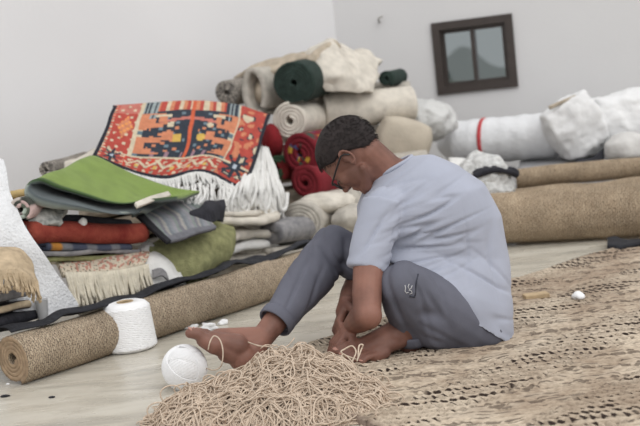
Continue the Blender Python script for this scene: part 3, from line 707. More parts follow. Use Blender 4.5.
# ------------------------------------------------------------------ kilim
def kilim_col(u, v):
    # stepped flat-weave motif; everything on a coarse knot grid
    a = math.floor(u*92)/92; b = math.floor(v*58)/58
    red = (176, 76, 66); org = (200, 130, 98); navy = (52, 58, 68); cream = (204, 190, 164); blk = (42, 43, 52); pink = (190, 116, 104); grn = (110, 120, 96)
    if u < .022 or u > .978 or v > .955: return blk
    def star(cu, cv, s):
        x = abs(a-cu)*1.75/s; y = abs(b-cv)/s; r = max(x, y)
        if min(x, y)*1.2+r*.25 < .012*4 and r < .10: return navy
        if x+y < .085: return navy
        return None
    for cu, cv in ((.105, .83), (.885, .76)):
        x = (a-cu)*1.75; y = b-cv; rr = math.hypot(x, y)
        if rr < .022: return (176, 184, 196)
        an = math.atan2(y, x)
        if rr < (.040+.075*abs(cos(4*an))**4)*(1.5 if cu > .5 else 1.2): return navy
    if .79 < v < .91 and .2 < u < .78:          # pale hooked scrolls along the lower border
        q = (u*9) % 1; zz = abs(((u*9) % 1)-.5)*.16+.80
        if abs(v-zz) < .016: return cream
        if abs(q-.5) < .10 and abs(v-.875) < .018: return (206, 170, 96)
    if v > .74 or u < .045 or u > .80:          # outer red band with pale scrolls
        q = sin(a*55)+cos(b*38+a*20)
        if .735 < v < .765 or (.79 < u < .81 and v < .76): return cream
        if u > .80:
            k = noise.noise(Vector((a*17, b*11, 3)))
            return org if k > .22 else (cream if k < -.36 else (red if k > -.25 else navy))
        k = sin(a*62)*cos(b*62+1.2*sin(a*31))
        if k > .62: return cream
        if k < -.72: return (150, 160, 140)
        return red if (math.floor(a*30) % 5) else (198, 78, 62)
    if u < .23:                                  # left panel, orange medallion
        if u > .205: return cream
        x = abs(a-.13)*1.75/.10; y = abs(b-.36)/.16
        if x+y < 1: return org if (math.floor(a*46)+math.floor(b*29)) % 3 else (224, 150, 90)
        k = sin(a*70)*sin(b*50)
        return cream if k > .7 else (red if b > .15 else pink)
    # navy field with stepped orange blocks, mirrored about the middle
    x = abs(a-.515); s = math.floor(b*14)/14
    if x < .010: return (200, 96, 66)
    if (x-.075)**2*3.06+(b-.50)**2 < .0022: return (206, 170, 88)
    if (x-.11)**2*3.06+(b-.34)**2 < .0011: return cream
    ste = .235-.04*((math.floor(b*16)) % 3)
    if x > ste and .14 < b < .70 and math.floor(b*9+.5) % 3 != 1: return org
    if .10 < x < .15 and .42 < b < .52 or .14 < x < .18 and .22 < b < .30: return org
    if x > .20 and b < .26: return (150, 160, 160) if math.floor(a*70) % 2 else navy
    hk = (math.floor(a*46)+2*math.floor(b*29)) % 7
    if hk == 0 and .05 < x < .23 and .30 < b < .66: return org
    if hk == 3 and .03 < x < .22 and .16 < b < .66 and math.floor(b*29) % 2: return (110, 128, 138)
    if x > .255: return (cream if math.floor(b*20) % 2 else (96, 116, 126))
    if b < .13: return org if math.floor(a*40) % 3 == 0 else (red if math.floor(a*40) % 3 == 1 else cream)
    if abs(b-(.24+.35*x)) < .022 and x < .17: return pink
    if b > .66 and x < .2: return (150, 120, 130) if math.floor(a*50) % 4 == 0 else navy
    if abs(b-.20) < .025 and .12 < x < .21: return cream
    return navy
t = thing('kilim_rug', Q(170, 185, .3), 'red and navy patterned kilim with white fringe draped over the left pile', 'rug')
kr = [[(116, 112, 5.30), (155, 108, 5.44), (195, 106, 5.58), (232, 108, 5.72), (268, 122, 5.86)],
      [(113, 107, 5.06), (150, 104, 5.20), (192, 102, 5.34), (232, 105, 5.48), (270, 116, 5.60)],
      [(107, 124, 4.93), (142, 126, 5.03), (188, 124, 5.14), (228, 128, 5.26), (262, 140, 5.36)],
      [(99, 142, 4.80), (136, 151, 4.88), (182, 152, 4.98), (218, 152, 5.08), (253, 168, 5.16)],
      [(92, 157, 4.70), (128, 172, 4.76), (165, 180, 4.84), (202, 173, 4.94), (243, 192, 5.04)]]
_, KS = patch('kilim_face', kr[1:], m_col, .014, 230, 150, t, colfn=kilim_col, amp=.006, freq=8)
patch('kilim_back_drop', [kr[0], [(a, b, c) for a, b, c in kr[1]]], m_col, .014, 90, 6, t, colfn=lambda u, v: kilim_col(u, .05*v+.01), amp=.003)
fringe('fringe', [P(a, b-1, c-.01) for a, b, c in kr[4]], .062, m_white, t, r=.0052, n=120, dirv=Vector((.05, -.2, -1)), sway=.02, seg=5)

# ------------------------------------------------------------------ red bundle and back pile
def redpat(u, v, s):
    k = noise.noise(Vector((u*22, v*7, 2)))
    if k > .34: return (200, 160, 60)
    if k < -.36: return (50, 78, 66)
    if .25 < k < .31: return (70, 86, 130)
    return (122, 34, 44)
roll('rolled_rug', P(300, 154, 5.75), P(345, 146, 6.2), .122, 3.4, m_col, 'red rolled rug with yellow and green pattern on its end, left of the black hair', amp=.01, nj=20, colfn=redpat, r0=.02, n=120)
roll('rolled_rug', P(305, 183, 5.60), P(352, 178, 6.05), .10, 2.6, m_red and mat('crimson_wool', (118, 34, 42), .95, .15, 12, .5, 90), 'plain crimson rolled rug between patterned red roll and cream fleece', amp=.014, nj=20)
roll('rolled_rug', P(277, 168, 5.85), P(310, 165, 6.3), .075, 2.4, m_col, 'dark green and red rolled rug squeezed between the white tassels and the crimson roll', amp=.01, nj=14,
     colfn=lambda u, v, s: (60, 84, 62) if math.floor(u*9) % 2 else (128, 40, 42))
lump('red_cloth', P(272, 142, 5.95), (.06, .08, .10), mat('maroon_cloth', (128, 32, 38), .95, .2, 12, .5, 60), .2, 9, 3, seed=3, label='maroon cloth wedged between the kilim edge and the patterned red roll', cat='cloth')
# carriers under the back pile
stack('folded_rug', 262, 376, 5.95, .01, .34, .75, 4, m_beige, 'thick beige folded rug lowest in the back pile behind the seated person', 61)
stack('folded_rug', 386, 432, 6.15, .01, .50, .45, 6, m_cream2, 'greyish folded rug under the beige cushion in the back pile', 62)
stack('folded_rug', 262, 378, 6.38, .36, .60, .35, 3, m_beige, 'beige folded rug high in the back pile behind the red rolls', 63)
stack('folded_rug', 258, 385, 6.40, .61, .69, .35, 2, m_cream2, 'topmost folded rug carrying the white rolled rug of the back pile', 64)
# white roll with spiral end
roll('rolled_rug', P(290, 121, 5.98), P(316, 117, 6.36), .110, 4, m_cream, 'cream rolled rug with round spiral end, directly below the dark green roll', amp=.004, nj=20, r0=.022, start=pi/2)
roll('rolled_rug', P(322, 111, 6.34), P(411, 104, 6.5), .112, 4, m_cream, 'long plump cream rolled rug running right under the crumpled blanket', amp=.012, nj=40, r0=.022)
def green_roll():
    roll('rolled_rug', P(293, 83, 5.98), P(318, 76, 6.45), .125, 6, m_dkgreen, 'dark green rolled rug with round end facing out near the top of the back pile', amp=.004, nj=20, r0=.018, thick=.021)
green_roll()
roll('rolled_rug', P(226, 93, 6.25), P(285, 84, 6.8), .083, 3, m_greyroll, 'grey woven rolled rug at the far left top of the back pile', amp=.012, nj=20, squash=1)
def loop_rug():
    # flattened standing loop (px 237-270, 70-115)
    c = P(254, 92, 6.12); pts = []
    for a in np.linspace(-.6, 2*pi-.9, 40):
        x = .062*cos(a); z = .118*sin(a); ang = .35; pts.append((x*cos(ang)-z*sin(ang)*-1*.35-.0, z+x*-.55))
    sp = [c+Vector((.55, .83, 0))*s for s in np.linspace(0, .6, 20)]
    sweep('folded_rug', sp, Vector((.93, -.3, .0)), Z, pts, .030, m_cream2, amp=.006, freq=8, label='greige rug folded into a tall flattened loop left of the dark green roll', cat='folded rug')
    lump('rug_wad', c+Vector((.04, .12, -.005)), (.05, .12, .075), m_beige, .2, 14, 3, seed=4, label='beige cloth stuffed inside the flattened rug loop', cat='cloth')
loop_rug()
patch('beige_throw', [[(234, 84, 6.55), (262, 72, 6.60), (300, 66, 6.65), (335, 60, 6.75)], [(240, 76, 6.40), (266, 64, 6.45), (300, 55, 6.50), (338, 50, 6.62)],
                      [(250, 72, 6.26), (272, 66, 6.30), (300, 57, 6.34), (338, 54, 6.45)], [(262, 80, 6.18), (275, 72, 6.20), (300, 61, 6.22), (334, 62, 6.32)]], m_beige, .03, 50, 26, amp=.025, freq=9,
      label='beige throw laid over the top of the back pile behind the dark green roll', cat='throw')
patch('crumpled_cloth', [[(300, 60, 6.50), (322, 46, 6.58), (345, 50, 6.66), (376, 62, 6.80)], [(304, 62, 6.32), (325, 44, 6.36), (348, 56, 6.40), (378, 66, 6.55)],
                         [(312, 66, 6.20), (332, 58, 6.20), (352, 70, 6.25), (376, 78, 6.42)], [(318, 80, 6.18), (338, 78, 6.16), (356, 84, 6.20), (374, 90, 6.36)],
                         [(326, 96, 6.16), (342, 91, 6.14), (358, 91, 6.20), (372, 93, 6.34)]], m_cream, .03, 60, 50, amp=.05, freq=9, seed=3,
      label='crumpled cream blanket heaped on the very top of the back pile', cat='blanket')
tubes('cloth_roll', [catmull([P(306, 70, 6.2), P(318, 55, 6.25), P(333, 46, 6.35), P(336, 52, 6.45)], 14)], .035, m_beige, sides=10, label='twisted beige cloth end sticking up at the peak of the back pile', cat='cloth')
roll('rolled_rug', P(386, 79, 6.55), P(400, 76, 6.9), .055, 2, m_dkgreen, 'small dark teal rolled rug end right of the crumpled blanket', amp=.004, nj=8, r0=.012)
roll('rolled_rug', P(330, 91, 6.75), P(410, 88, 6.8), .05, 2.6, m_cream2, 'thin grey-cream rolled rug squeezed under the crumpled blanket', amp=.008, nj=24)
lump('cushion', P(403, 139, 6.32), (.17, .13, .125), mat('beige_canvas', (188, 178, 162), .9, .06, 10, .3, 60), .12, 6, 4, seed=7, box_=.35, rot=Matrix.Rotation(.35, 3, 'Y'), label='plump beige cushion behind the neck of the seated person', cat='cushion')
lump('plastic_bag', P(426, 122, 6.72), (.19, .14, .13), m_plasticgrey, .34, 8, 5, seed=9, ridge=.6, label='cloudy grey plastic wrapped bundle between beige cushion and white wrapped roll', cat='bag')
stack('folded_rug', 436, 505, 6.62, .01, .30, .5, 3, m_grey, 'grey folded rug under the left half of the white wrapped roll', 66, dy=-.1)
stack('folded_rug', 518, 700, 6.24, .01, .325, .95, 3, mat('slate_rug', (158, 158, 160), .95, .1, 10, .4, 60), 'wide slate grey mat folded under the white sacks at the right', 67, dy=-.25)
# white wrapped roll with red tape
A = P(452, 143, 6.95); B = P(560, 141, 6.62); A.z = B.z = .47
t = thing('wrapped_roll', Vector(((A.x+B.x)/2, (A.y+B.y)/2, .33)), 'thick roll wrapped in white plastic with a vertical red tape stripe, below the window', 'wrapped roll')
ax = (B-A).normalized(); L_ = (B-A).length
def cyl_shell(name, a, ax, prof, m, parent, n=40, amp=.006, freq=9, **kw):
    V, F = lathe(prof, a, ax, n); V = [v+nzv(v, freq)*amp for v in V]; return mk(name, V, F, m, parent, **kw)
pr = [(.02, -.10), (.05, -.08), (.08, -.05), (.12, -.01), (.142, .03)]+[(.143+.003*sin(k*1.7), .03+(L_-.06)*k/22) for k in range(1, 23)]+[(.125, L_), (.08, L_+.02), (.03, L_+.01)]
cyl_shell('wrapping', A, ax, pr, m_plastic, t)
tp = A+ax*(L_*.31)
cyl_shell('tape', tp, ax, [(.1475, 0), (.1490, .002), (.1490, .022), (.1475, .024)], m_tape, t, amp=.0, label='red tape band')
# sacks
def ry(a): return Matrix.Rotation(a, 3, 'Y')
lump('white_sack', P(575, 127, 6.42), (.165, .15, .18), m_sack, .36, 5.5, 5, seed=11, ridge=.5, rot=ry(-.45), box_=.5, flat=.33, label='upright crumpled white sack leaning over the end of the wrapped roll', cat='sack')
tubes('sack_rim', [catmull([P(549, 108, 6.30), P(565, 101, 6.30), P(580, 96, 6.34), P(588, 100, 6.4)], 16)], .012, m_beige, sides=8, label='beige rolled rim cord across the top of the upright white sack', cat='cord')
lump('white_sack', P(624, 118, 6.5), (.24, .18, .16), m_sack, .36, 5.5, 5, seed=14, ridge=.5, box_=.4, label='large white sack lying on top at the right edge', cat='sack')
lump('white_sack', P(628, 150, 6.15), (.14, .12, .10), mat('greyish_sack', (205, 203, 200), .8, .08, 12, .4, 40), .3, 7, 4, seed=15, ridge=.6, flat=.33, label='smaller crumpled greyish sack at the right edge below the large white sack', cat='sack')
lump('white_sack', P(592, 148, 6.6), (.2, .15, .13), m_sack, .25, 6, 4, seed=16, ridge=.5, flat=.33, label='white sack half hidden behind the upright sack and the greyish one', cat='sack')
patch('shade_patch', [[(578, 160, 6.2), (592, 158, 6.2), (604, 148, 6.25)], [(574, 163, 6.12), (592, 163, 6.1), (604, 160, 6.12)]], m_dark, .01, 12, 8, label='dark grey patch painted in for the shaded gap under the upright white sack', cat='shade patch')  # dark piece paints the shade in the gap under the sack
# jute rolls at right
def roll_disp2(L, s, k):
    return np.where(L > L[-1]-1.0, .005*np.abs(np.sin(L*pi/.02))*(.4+.6*np.abs(np.sin((s+.012*(np.floor(L/.02) % 2))*pi/.024))), 0)
a = G(487, 250); b = G(700, 237); a.z = b.z = .138
roll('rolled_rug', a+Vector((0, .16, 0)), b+Vector((0, .14, 0)), .138, 4.5, m_roll2, 'largest jute rolled rug on the floor at the right, nearest to the woven rug', nj=200, n=230, disp=roll_disp2, amp=.008)
a2 = P(512, 190, 5.86); b2 = P(720, 176, 5.6); a2.z = b2.z = .128
roll('rolled_rug', a2, b2, .128, 4, m_roll2, 'second jute rolled rug lying right behind the largest one', nj=120, n=120, disp=roll_disp2, amp=.012)
a3 = P(520, 180, 6.05); b3 = P(720, 170, 5.82); a3.z = .30; b3.z = .31
roll('rolled_rug', P(516, 178, 5.98), P(720, 160, 5.78), .06, 3, m_roll2, 'slim jute rolled rug resting on the back of the second jute roll', nj=60, n=90, disp=None, amp=.008)
# white fluffy heap with black cloth
lump('fluffy_heap', P(483, 184, 5.72), (.15, .14, .16), mat('white_fluff', (214, 214, 212), .95, .12, 30, 1, 40, bdist=.03), .35, 14, 5, seed=21, ridge=.5, flat=.005, label='fluffy white shaggy rug heap at the left end of the jute rolls', cat='shaggy rug')
patch('black_cloth', [[(476, 174, 5.62), (492, 166, 5.66), (506, 166, 5.7), (517, 172, 5.72)], [(474, 178, 5.56), (492, 172, 5.58), (508, 172, 5.62), (518, 176, 5.66)]], m_dark, .025, 24, 8, amp=.02, freq=12, label='small black cloth strip lying on top of the fluffy white heap', cat='cloth')
patch('white_cloth', [[(450, 158, 6.2), (470, 160, 6.15), (500, 168, 6.1)], [(448, 166, 6.0), (470, 168, 5.98), (498, 174, 5.95)], [(446, 180, 5.9), (465, 182, 5.9), (490, 186, 5.88)]], m_white, .03, 24, 20, amp=.03, freq=9, label='white cloth layer between the grey shirt and the fluffy heap', cat='cloth')
stack('folded_rug', 425, 500, 5.95, .01, .33, .4, 3, m_cream, 'cream folded rug low behind the back of the grey shirt', 68)

# small things on floor and rug
patch('black_strap', [[(608, 239, 0), (616, 238, 0), (628, 242, 0), (660, 238, 0)], [(607, 247, 0), (618, 248, 0), (630, 246, 0), (660, 242, 0)]], m_black, .02, 30, 8, amp=.006, freq=12, conv=lambda x, y, z: G(x, y, .03),
      label='black strap lying flat at the far edge of the woven rug', cat='strap')
a = G(524, 297, .03); b = G(548, 294, .03); d = (b-a).normalized(); n_ = Vector((-d.y, d.x, 0))
def obox(c, d, n, l, w, h, m, name, **kw):
    V = []
    for z in (0, h):
        for x, y in ((-1, -1), (1, -1), (1, 1), (-1, 1)): V.append(c+d*x*l/2+n*y*w/2+Vector((0, 0, z)))
    o = mk(name, V, [(0, 3, 2, 1), (4, 5, 6, 7), (0, 1, 5, 4), (1, 2, 6, 5), (2, 3, 7, 6), (3, 0, 4, 7)], m, smooth=False, **kw)
    bv = o.modifiers.new('b', 'BEVEL'); bv.width = .003; bv.segments = 2; return o
c = (a+b)/2; c.z = .02
obox(c, d, n_, (b-a).length, .05, .018, m_wood, 'wood_block', label='small flat pale wood piece lying on the woven rug', cat='wood')
lump('yarn_wad', G(578, 296, .035), (.024, .03, .016), m_yarnwhite, .3, 50, 3, seed=5, flat=.021, label='small white cotton wad lying on the woven rug at the right', cat='cotton')
k = 0
for (x, y, r, lab) in ((208, 327, .022, 'largest white fluff wad on the floor between jute roll and toes'), (222, 323, .014, 'white fluff wad nearest the trouser leg on the floor'),
                       (192, 327, .014, 'white fluff wad just behind the big toe'), (178, 329, .011, 'small white fluff wad between spool and toes'), (168, 331, .007, 'tiniest white fluff wad beside the spool')):
    k += 1
    lump('fluff_wad', G(x, y, r*.5), (r*1.7, r, r*.7), m_yarnwhite, .9, 60, 3, seed=30+k, flat=.001, label=lab, cat='fluff', group='white fluff wads behind the foot')
for (x, y, r, m, lab, cat) in ((5, 396, .02, m_black, 'black scrap on the floor at the left edge', 'scrap'), (52, 397, .012, m_dark, 'thin dark fibre scrap on the bare floor', 'scrap'),
                              (8, 384, .008, m_yarnwhite, 'tiny white crumb by the end of the jute roll', 'crumb'), (150, 420, .010, m_dark, 'small dark scrap at the corner of the yarn heap', 'scrap')):
    k += 1
    lump(cat, G(x, y, .003), (r, r*.5, .004), m, .4, 60, 2, seed=40+k, label=lab, cat=cat)
gb = G(89, 362)
tubes('straw_sprig', [[gb, gb+Vector((.004, 0, .02)), gb+Vector((-.004, 0, .035))], [gb, gb+Vector((.01, 0, .012)), gb+Vector((.016, 0, .014))], [gb+Vector((0, 0, .001)), gb+Vector((-.01, -.01, .008)), gb+Vector((-.012, -.02, .003))]],
      .0016, mat('yellow_straw', (190, 178, 70), .8, .1, 30, 0), label='tiny yellow-green straw sprig in front of the jute roll', cat='straw')

# ------------------------------------------------------------------ yarn spool and ball
def spool():
    c = G(131, 349); t = thing('yarn_spool', c, 'large white yarn spool standing on the floor in front of the jute roll', 'yarn spool')
    H = .182; rb = .100; rt = .086
    def rad(z): return rb+(rt-rb)*z/H
    pr = [(rb*.80, .0), (rb*.93, .006), (rb*.985, .016)]+[(rad(z)-.001, z) for z in np.linspace(.03, H-.03, 10)]+[(rt*.97, H-.014), (rt*.88, H-.005), (rt*.7, H), (.032, H-.001), (.030, H-.01)]
    V, F = lathe(pr, c, n=48); mk('yarn_core', V, F, m_yarnwhite, t)
    pl = []
    for s in range(44):
        pts = []; a0 = s*2.399
        for i in range(48):
            f = i/47; z = .014+(H-.03)*(.5-.5*cos(pi*f*2)) if s % 2 else .014+(H-.03)*f
            a = a0+f*(pi*2.2)*(1 if s % 2 else -1); r = rad(z)-.0022-(.006 if z > H-.02 else 0)
            pts.append(c+Vector((r*cos(a), r*sin(a), z)))
        pl.append(pts)
    tubes('yarn_winding', pl, .0042, m_yarnwhite, t, sides=6, kind='stuff')
    V, F = lathe([(.031, 0), (.031, .006), (.027, .006), (.027, 0)], c+Vector((0, 0, H-.004)), n=24); mk('cardboard_core', V, F, m_wood, t, label='grey cardboard tube mouth')
spool()
def ball():
    c = G(186, 390); c.z = 0; c += Vector((0, .03, 0)); r = .064; t = thing('yarn_ball', c, 'white yarn ball on the floor below the toes', 'yarn ball')
    cc = c+Vector((0, 0, r))
    V, F = ico(4); mk('yarn_core', [cc+v*r*(1+.02*nz(v, 2)) for v in V], F, m_yarnwhite, t)
    rr = random.Random(3); pl = []
    for s in range(14):
        ax = Vector((rr.gauss(0, 1), rr.gauss(0, 1), rr.gauss(0, 1))).normalized(); a = ax.orthogonal().normalized(); b = ax.cross(a)
        for k in range(-5, 6):
            off = k*.0042; rr2 = math.sqrt(max(0, (r+.0012)**2-off*off))
            pl.append([cc+ax*off+(a*cos(t_)+b*sin(t_))*(rr2+.0008*s-.004) for t_ in np.linspace(0, pi*2, 44)])
    tubes('yarn_winding', pl, .0021, m_yarnwhite, t, sides=5, kind='stuff')
ball()

# ------------------------------------------------------------------ yarn heap
def heap_h(x, y):
    h = 0
    for (cx, cy, rx, ry, hh) in HB:
        d = ((x-cx)/rx)**2+((y-cy)/ry)**2
        if d < 1: h = max(h, hh*(1-d)**.5)
    return h*(1+.15*noise.noise(Vector((x*16, y*16, 2.2)))+.14*noise.noise(Vector((x*42, y*42, 5))))
def hc(px, py, z=0): return G(px, py, z)
c1 = hc(320, 398); c2 = hc(284, 402); c3 = hc(208, 416); c4 = hc(356, 402)
HB = [(c3.x+.10, c3.y-.01, .15, .17, .095), (c1.x-.04, c1.y-.02, .175, .24, .128), (c2.x, c2.y, .15, .21, .135), (c3.x, c3.y-.02, .15, .17, .075), (c4.x-.01, c4.y-.03, .10, .15, .065), (c3.x+.0, c3.y+.13, .06, .07, .06), (c2.x+.03, c2.y-.1, .25, .2, .09)]
def yarn_heap():
    rr = random.Random(11); pl = []
    x0 = min(h[0]-h[2] for h in HB); x1 = max(h[0]+h[2] for h in HB); y0 = min(h[1]-h[3] for h in HB); y1 = max(h[1]+h[3] for h in HB)
    # inner mass, coloured dark to paint the shadow between the strands
    nx, ny = 70, 50; V = []; F = []
    for j in range(ny):
        for i in range(nx):
            x = x0+(x1-x0)*i/(nx-1); y = y0+(y1-y0)*j/(ny-1); h = heap_h(x, y); V.append((x, y, max(.001, h*.66+.012*nz((x, y, 0), 30)) if h > .01 else .001))
    for j in range(ny-1):
        for i in range(nx-1):
            a = j*nx+i
            if max(V[a][2], V[a+1][2], V[a+nx][2], V[a+nx+1][2]) > .003: F.append((a, a+1, a+nx+1, a+nx))
    t = thing('yarn_heap', ((x0+x1)/2, (y0+y1)/2, 0), 'tangled heap of loose beige jute yarn on the floor in the foreground', 'yarn heap')
    mk('shaded_core', V, F, m_yarn_shade, t, kind='stuff')
    n = 0
    while n < 720:
        x = rr.uniform(x0, x1); y = rr.uniform(y0, y1); h = heap_h(x, y)
        if h < .02: continue
        n += 1; a = rr.uniform(0, 2*pi); k = rr.uniform(-17, 17); step = rr.uniform(.007, .0105); ln = rr.randint(30, 80); pts = []
        lift = rr.uniform(-.010, .012); w = rr.uniform(4, 9); ph = rr.random()*6
        kk = k; dep = 1-.28*rr.random()**1.4
        for i in range(ln):
            h = heap_h(x, y)
            if h < .012:        # turn back into the heap
                kk = 45 if k > 0 else -45
            else: kk = kk*.85+k*.15
            zz = max(.004, h*(dep+.08*sin(i/w*1.7+ph)))+lift*(1+sin(i/w+ph))*1.0
            pts.append(Vector((x, y, max(.003, zz))))
            a += kk*step+rr.gauss(0, .16); x += cos(a)*step; y += sin(a)*step
        sm = [pts[0]]+[(pts[i-1]+pts[i]*2+pts[i+1])/4 for i in range(1, ln-1)]+[pts[-1]]
        pl.append(sm)
    tubes('loose_strands', pl, .0019, m_yarn, t, sides=5, rvar=.2, kind='stuff')
    # loops that stick up
    up = []
    for (px, py) in ((215, 380), (228, 378), (248, 360), (272, 347), (284, 346), (315, 347), (370, 362), (376, 366), (392, 385), (190, 388), (178, 394), (165, 405), (310, 372), (280, 385), (350, 385), (330, 400), (250, 395), (200, 378), (204, 376), (252, 352), (262, 350), (345, 352), (356, 352), (380, 366), (388, 380), (240, 372), (385, 395), (330, 352), (300, 348)):
        b = hc(px, py+14); b = Vector((b.x, b.y-.1, heap_h(b.x, b.y-.1)*.8)); w = rr.uniform(.015, .03); hh = rr.uniform(.03, .05); q = rr.uniform(-.5, .5)
        up.append([b+Vector((w*cos(s)*(1+.3*sin(s)), w*q*cos(s), hh*(.5+.6*sin(s)))) for s in np.linspace(-pi*.5, pi*1.4, 26)])
    tubes('raised_loops', up, .0024, m_yarn, t, sides=5, kind='stuff')
yarn_heap()
# thread that runs from the ball round the foot to the heap
th = [P(205, 368, 3.27), P(214, 370, 3.22), P(221, 366, 3.19), P(223, 352, 3.19), P(220, 340, 3.21), P(214, 336, 3.22), P(210, 342, 3.20), P(208, 350, 3.20)]
th2 = [P(243, 340, 3.30), P(250, 343, 3.29), P(260, 346, 3.28), P(270, 347, 3.29), P(276, 352, 3.26), P(284, 358, 3.2)]
tubes('yarn_thread', [catmull(th, 40), catmull(th2, 24)], .0022, m_yarn, sides=6, label='single beige yarn strand looped round the toes and ankle of the stretched foot', cat='yarn')
l3 = [P(352, 362, 3.06), P(356, 352, 3.10), P(352, 346, 3.12), P(345, 349, 3.12), P(341, 352, 3.1), P(347, 356, 3.1), P(358, 360, 3.08)]
l4 = [P(357, 361, 3.06), P(361, 350, 3.12), P(363, 345, 3.12), P(359, 346, 3.12), P(358, 358, 3.08)]
tubes('yarn_loop', [catmull(l3, 34), catmull(l4, 20)], .0024, m_yarn, sides=6, label='two little yarn loops standing up in front of the folded foot', cat='yarn')

# ------------------------------------------------------------------ the person
class Vol:
    def __init__(s): s.V = []; s.F = []
    def add(s, V, F):
        b = len(s.V); s.V += [Vector(v) for v in V]; s.F += [tuple(i+b for i in f) for f in F]
    def cap(s, p0, p1, r0, r1, n=16, asp=1.0, side=None):
        """tapered capsule; asp squashes the section along `side`"""
        p0 = Vector(p0); p1 = Vector(p1); d = (p1-p0); L = max(d.length, 1e-5); d /= L
        a = (side-d*side.dot(d)).normalized() if side is not None else d.orthogonal().normalized(); b = d.cross(a)
        rings = []
        for k in range(5): th = pi/2*(1-k/5); rings.append((-r0*sin(th), r0*cos(th)))
        rings += [(L*t, r0+(r1-r0)*t) for t in (0, .25, .5, .75, 1)]
        for k in range(1, 6): th = pi/2*k/5; rings.append((L+r1*sin(th), r1*cos(th)))
        V = []; F = []
        for (z, r) in rings:
            r = max(r, 1e-4)
            for k in range(n): V.append(p0+d*z+a*cos(2*pi*k/n)*r*asp+b*sin(2*pi*k/n)*r)
        for i in range(len(rings)-1):
            for k in range(n): F.append((i*n+k, i*n+(k+1) % n, (i+1)*n+(k+1) % n, (i+1)*n+k))
        F.append(tuple(range(n))[::-1]); F.append(tuple((len(rings)-1)*n+k for k in range(n))); s.add(V, F)
    def chain(s, pts, **kw):
        for (p, r), (q, t) in zip(pts[:-1], pts[1:]): s.cap(p, q, r, t, **kw)
    def ell(s, c, rad, rot=None, sub=3):
        V, F = ico(sub); rot = rot or Matrix.Identity(3); c = Vector(c); s.add([c+rot@Vector((v.x*rad[0], v.y*rad[1], v.z*rad[2])) for v in V], F)
    def loft(s, rings, n=36, power=2.0):
        """rings: (centre, half-axis vector a, half-axis vector b), flat ends"""
        V = []; F = []
        for (c, a, b) in rings:
            for k in range(n):
                t = 2*pi*k/n; cx = math.copysign(abs(cos(t))**(2/power), cos(t)); sy = math.copysign(abs(sin(t))**(2/power), sin(t))
                V.append(Vector(c)+a*cx+b*sy)
        for i in range(len(rings)-1):
            for k in range(n): F.append((i*n+k, i*n+(k+1) % n, (i+1)*n+(k+1) % n, (i+1)*n+k))
        F.append(tuple(range(n))[::-1]); F.append(tuple((len(rings)-1)*n+k for k in range(n))); s.add(V, F)
    def build(s, name, m, parent, voxel, smooth=4, fac=.5, warp=None, **kw):
        me = bpy.data.meshes.new('tmp'); me.from_pydata([tuple(v) for v in s.V], [], s.F); me.update()
        import bmesh
        bm = bmesh.new(); bm.from_mesh(me); bmesh.ops.recalc_face_normals(bm, faces=bm.faces); bm.to_mesh(me); bm.free()
        o = bpy.data.objects.new('tmp', me); C.objects.link(o)
        r = o.modifiers.new('r', 'REMESH'); r.mode = 'VOXEL'; r.voxel_size = voxel
        q = o.modifiers.new('s', 'SMOOTH'); q.iterations = smooth; q.factor = fac
        dg = bpy.context.evaluated_depsgraph_get(); ev = o.evaluated_get(dg); m2 = bpy.data.meshes.new_from_object(ev)
        bpy.data.objects.remove(o)
        n = len(m2.vertices); co = np.zeros(n*3); m2.vertices.foreach_get('co', co); co = co.reshape(-1, 3)
        if warp is not None:
            no = np.zeros(n*3); m2.vertices.foreach_get('normal', no); no = no.reshape(-1, 3); co = warp(co, no)
        F = [tuple(p.vertices) for p in m2.polygons]
        bpy.data.meshes.remove(m2)
        return mk(name, co, F, m, parent, **kw)

SKIN = bpy.data.materials.new('brown_skin'); SKIN.use_nodes = True
nt = SKIN.node_tree; N = nt.nodes; L = nt.links; b = N['Principled BSDF']
b.inputs['Roughness'].default_value = .55; b.inputs['Specular IOR Level'].default_value = .35; b.inputs['Subsurface Weight'].default_value = .06; b.inputs['Subsurface Radius'].default_value = (.01, .004, .002)
tcn = N.new('ShaderNodeTexCoord'); n1 = N.new('ShaderNodeTexNoise'); n1.inputs['Scale'].default_value = 9; n1.inputs['Detail'].default_value = 6; L.new(tcn.outputs['Object'], n1.inputs['Vector'])
rp = N.new('ShaderNodeValToRGB'); rp.color_ramp.elements[0].position = .35; rp.color_ramp.elements[0].color = lin((106, 74, 64))+(1,)
rp.color_ramp.elements[1].position = .65; rp.color_ramp.elements[1].color = lin((142, 101, 87))+(1,); L.new(n1.outputs[0], rp.inputs[0]); L.new(rp.outputs[0], b.inputs[0])
n2 = N.new('ShaderNodeTexNoise'); n2.inputs['Scale'].default_value = 160; n2.inputs['Detail'].default_value = 4; L.new(tcn.outputs['Object'], n2.inputs['Vector'])
bp = N.new('ShaderNodeBump'); bp.inputs['Strength'].default_value = .25; bp.inputs['Distance'].default_value = .002; L.new(n2.outputs[0], bp.inputs['Height']); L.new(bp.outputs[0], b.inputs['Normal'])
m_shirt = mat('grey_blue_cotton', (168, 172, 186), .9, .04, 6, .25, 220, spec=.2, bdist=.003, sheen=.1)
m_trous = mat('slate_cotton', (102, 103, 114), .85, .07, 8, .25, 200, spec=.25, bdist=.003)
m_hair = mat('black_hair', (34, 28, 28), .8, .2, 14, .25, 900, rgb2=(46, 38, 37), stretch=(3, 3, 1), spec=.4, bdist=.004)

person = thing('person', G(440, 352), 'hunched person with glasses, pale blue-grey T-shirt and slate trousers sitting on the woven rug', 'person')
Yv = Vector((0, 1, 0))
